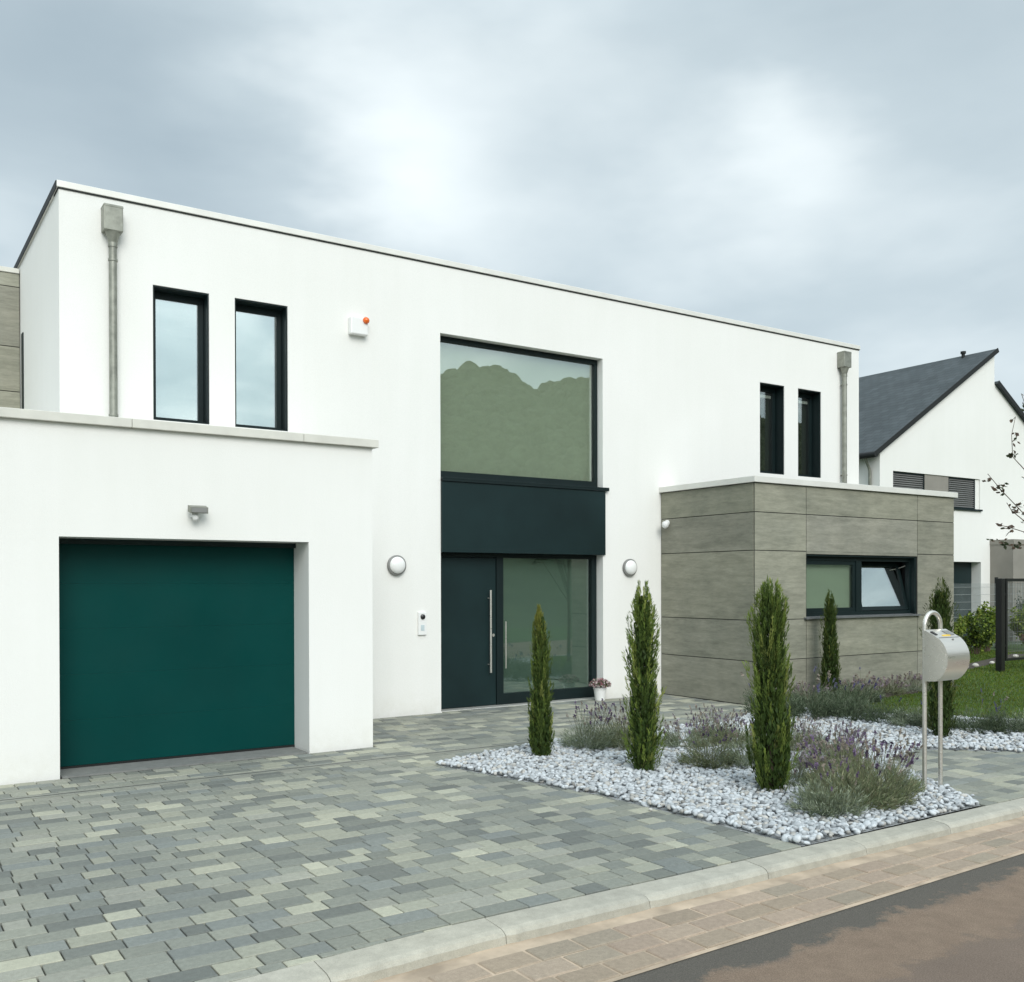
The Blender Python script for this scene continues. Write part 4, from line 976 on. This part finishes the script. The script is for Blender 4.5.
# young tree standing on the right, only its outer twigs reach into view
tx, ty = 13.75, 6.35
def at(pxl, pyl, tdep):
    A, B = pxl-505.023, 590.193-pyl; r3 = Fv+Rv*A/980.322+Uv*B/980.322; return Vector((0, 0, 1.8))+r3*tdep
t = thing('young_tree', 'young tree with thin dark twigs reaching in at the right edge', 'tree', (tx, ty, 0))
b = MB(); b.tube([(tx, ty, -.05), (tx-.02, ty+.02, 1.2), (tx+.03, ty, 2.4), (tx, ty+.04, 3.6), (tx+.03, ty, 4.6)], [.045, .038, .028, .016, .005], 8)
tw_ = [[(1.62, 13.1), (1024, 515, 12.9), (1002, 492, 12.8), (988, 475, 12.75)], [(1.9, 13.2), (1024, 470, 12.9), (1013, 458, 12.9), (1012, 436, 12.9), (1016, 418, 12.9)], [(1.5, 13.2), (1024, 522, 12.9), (1012, 512, 12.9), (1007, 504, 12.8)],
       [(1.4, 13.1), (1026, 546, 12.7), (1010, 547, 12.6), (998, 541, 12.5)], [(1.7, 13.1), (1030, 535, 13), (1014, 530, 13), (1003, 527, 13.1)], [(2.2, 13.1), (1040, 440, 13), (1030, 420, 13), (1022, 395, 13.1)], [(2.2, 13.1), (1034, 485, 13.3), (1022, 478, 13.3)]]
leaves = []; rl = np.random.default_rng(12)
for br_ in tw_:
    pts_ = [Vector((tx, ty, br_[0][0]))]+[at(*q) for q in br_[1:]]
    b.tube(pts_, [.013]+[.0065-.0012*i for i in range(len(pts_)-1)], 5)
    for i in range(1, len(pts_)-1 if len(pts_) > 2 else 2):
        seg = pts_[i+1]-pts_[i]; ncl = max(2, int(seg.length/.085))
        for k in range(ncl+1):
            c0 = np.array(pts_[i]+seg*(k/ncl)); 
            if rl.random() < .15: continue
            hv = unit(rl.normal(size=3)*np.array([1, 1, .35]))
            for m_ in range(5): leaves.append((c0+hv*.02*m_+rl.normal(size=3)*.014, unit(hv+rl.normal(size=3)*.5)))
# the rest of the crown, outside the picture
for k in range(26):
    z = rl.uniform(1.5, 4.4); a = rl.uniform(-1.9, .9); L_ = rl.uniform(.5, 1.0)*(1-(z-1.5)/5); e_ = np.array([tx+math.cos(a)*L_, ty+math.sin(a)*L_, z+.35*L_])
    b.tube([(tx, ty, z), tuple(e_)], [.012, .003], 5)
    for m_ in range(30): s = rl.uniform(.3, 1); p = np.array([tx, ty, z])*(1-s)+e_*s; leaves.append((p+rl.normal(size=3)*.05, unit(rl.normal(size=3))))
b.build('branches', M_bark, t)
V = []; C2 = []
for p, d in leaves:
    sd_ = unit(np.cross(d, rl.normal(size=3))); l = rl.uniform(.05, .085); w = l*.3; V += [p, p+d*l*.5-sd_*w, p+d*l, p+d*l*.5+sd_*w]; C2 += [np.array([(.09, .06, .045), (.11, .075, .05), (.06, .075, .04)][rl.integers(3)])]*4
V = np.array(V); o = mk('crown', V, np.arange(len(V)).reshape(-1, 4), M_leaf, None, np.array(C2)); par(o, t)

# trees beyond the neighbouring house
def big_tree(x, y, h, rad, label, seed, cols, n=9000, leaf=.3, group=None):
    r_ = np.random.default_rng(seed); t = thing('broadleaf_tree', label, 'tree', (x, y, 0), group)
    b = MB(); b.tube([(x, y, -.2), (x+.1, y, h*.3), (x, y+.1, h*.6), (x, y, h*.9)], [rad*.08, rad*.06, rad*.035, .03], 8)
    cl = []
    for k in range(60):
        u = unit(r_.normal(size=3)); q = r_.random()**.4; c = np.array([x, y, h*.6])+u*np.array([rad, rad, h*.4])*q*.85; cl.append((c, rad*r_.uniform(.18, .36)))
        if k % 4 == 0: b.tube([(x, y, min(c[2], h*.8)*.75), tuple(c)], [.08, .02], 5)
    b.build('trunk', M_bark, t)
    V = []; C2 = []
    for i in range(n):
        c, cr_ = cl[i % len(cl)]; p = c+unit(r_.normal(size=3))*cr_*r_.random()**.35; d = unit(r_.normal(size=3)); sd_ = unit(np.cross(d, r_.normal(size=3))); l = leaf*r_.uniform(.6, 1.2)
        V += [p, p+d*l*.5-sd_*l*.35, p+d*l, p+d*l*.5+sd_*l*.35]; C2 += [np.array(cols[r_.integers(len(cols))])*r_.uniform(.7, 1.3)]*4
    V = np.array(V); o = mk('crown', V, np.arange(len(V)).reshape(-1, 4), M_leaf, None, np.array(C2)); par(o, t)
big_tree(47.5, 24.5, 11.9, 2.6, 'bushy green tree showing past the right roof of the gabled house', 3, [(.07, .10, .03), (.10, .13, .04), (.05, .075, .025)])

# ------------------------------------------------------------ across the road (seen only in the window panes)
def ridge(x): 
    return float(np.interp(x, RX, RZ))
RX = [-60, 0, 22, 38, 45, 50, 54, 58, 62, 65, 67, 69, 71, 76, 85, 95, 105, 110, 116, 130, 150, 190, 240, 340]
RZ = [8, 9, 11, 14, 20, 24.5, 25.5, 26.8, 26.6, 25.6, 24.2, 26, 27, 26.8, 27.5, 26.5, 25.2, 24.6, 26, 25, 27, 29, 31, 36]
HY = -70
gx = np.linspace(-80, 420, 120); gy = np.linspace(-130, -8, 30); V = []
for yv in gy:
    for xv in gx:
        k = np.clip((-yv-12)/58, 0, 1); V.append((xv, yv, -.14+(ridge(xv)*.86)*k**1.5+noise.noise(Vector((xv*.08, yv*.08, 0)))*1.0*k))
F = [(j*120+i, j*120+i+1, (j+1)*120+i+1, (j+1)*120+i) for j in range(29) for i in range(119)]
tag(mk('hill', np.array(V), np.array(F), M_hill, None, None, True), kind='structure')
def ico1():
    import bmesh
    bm = bmesh.new(); bmesh.ops.create_icosphere(bm, subdivisions=1, radius=1); V = np.array([v.co[:] for v in bm.verts]); F = np.array([[v.index for v in f.verts] for f in bm.faces]); bm.free(); return V, F
KV, KF = IV, IF; cnt = 7000; VV = np.zeros((cnt, len(KV), 3)); CC = np.zeros((cnt, len(KV), 3))
for i in range(cnt):
    x = rng.uniform(42, 128) if i % 6 else rng.uniform(-60, 300); yv = rng.uniform(-71, -36) if i % 3 else -69+rng.normal()*1.2; k = np.clip((-yv-12)/58, 0, 1); r0 = rng.uniform(.55, 1.15)
    zt_ = ridge(x)*k**1.5*rng.uniform(.93, 1.0)-r0*.95+noise.noise(Vector((x*.25, yv*.2, 0)))*.8
    df = 1+.12*np.sin(KV*3.1+rng.uniform(0, 9, 3)).sum(1, keepdims=True)+rng.normal(0, .09, (len(KV), 1))
    VV[i] = KV*df*np.array([r0*1.2, r0*1.2, r0])+np.array([x, yv, zt_]); CC[i] = np.array([.115, .125, .075])*rng.uniform(.9, 1.1)
IF, IV = KF, KV
FF = (IF[None]+(np.arange(cnt)*len(IV))[:, None, None]).reshape(-1, 3)
tag(mk('forest', VV.reshape(-1, 3), FF, M_forest, None, CC.reshape(-1, 3)), 'wooded hillside across the road', 'forest', kind='stuff')
sheet('verge', [(-60, -3.7), (-60, -14), (60, -9), (60, -1.2)][::-1], -.09, M_lawn)
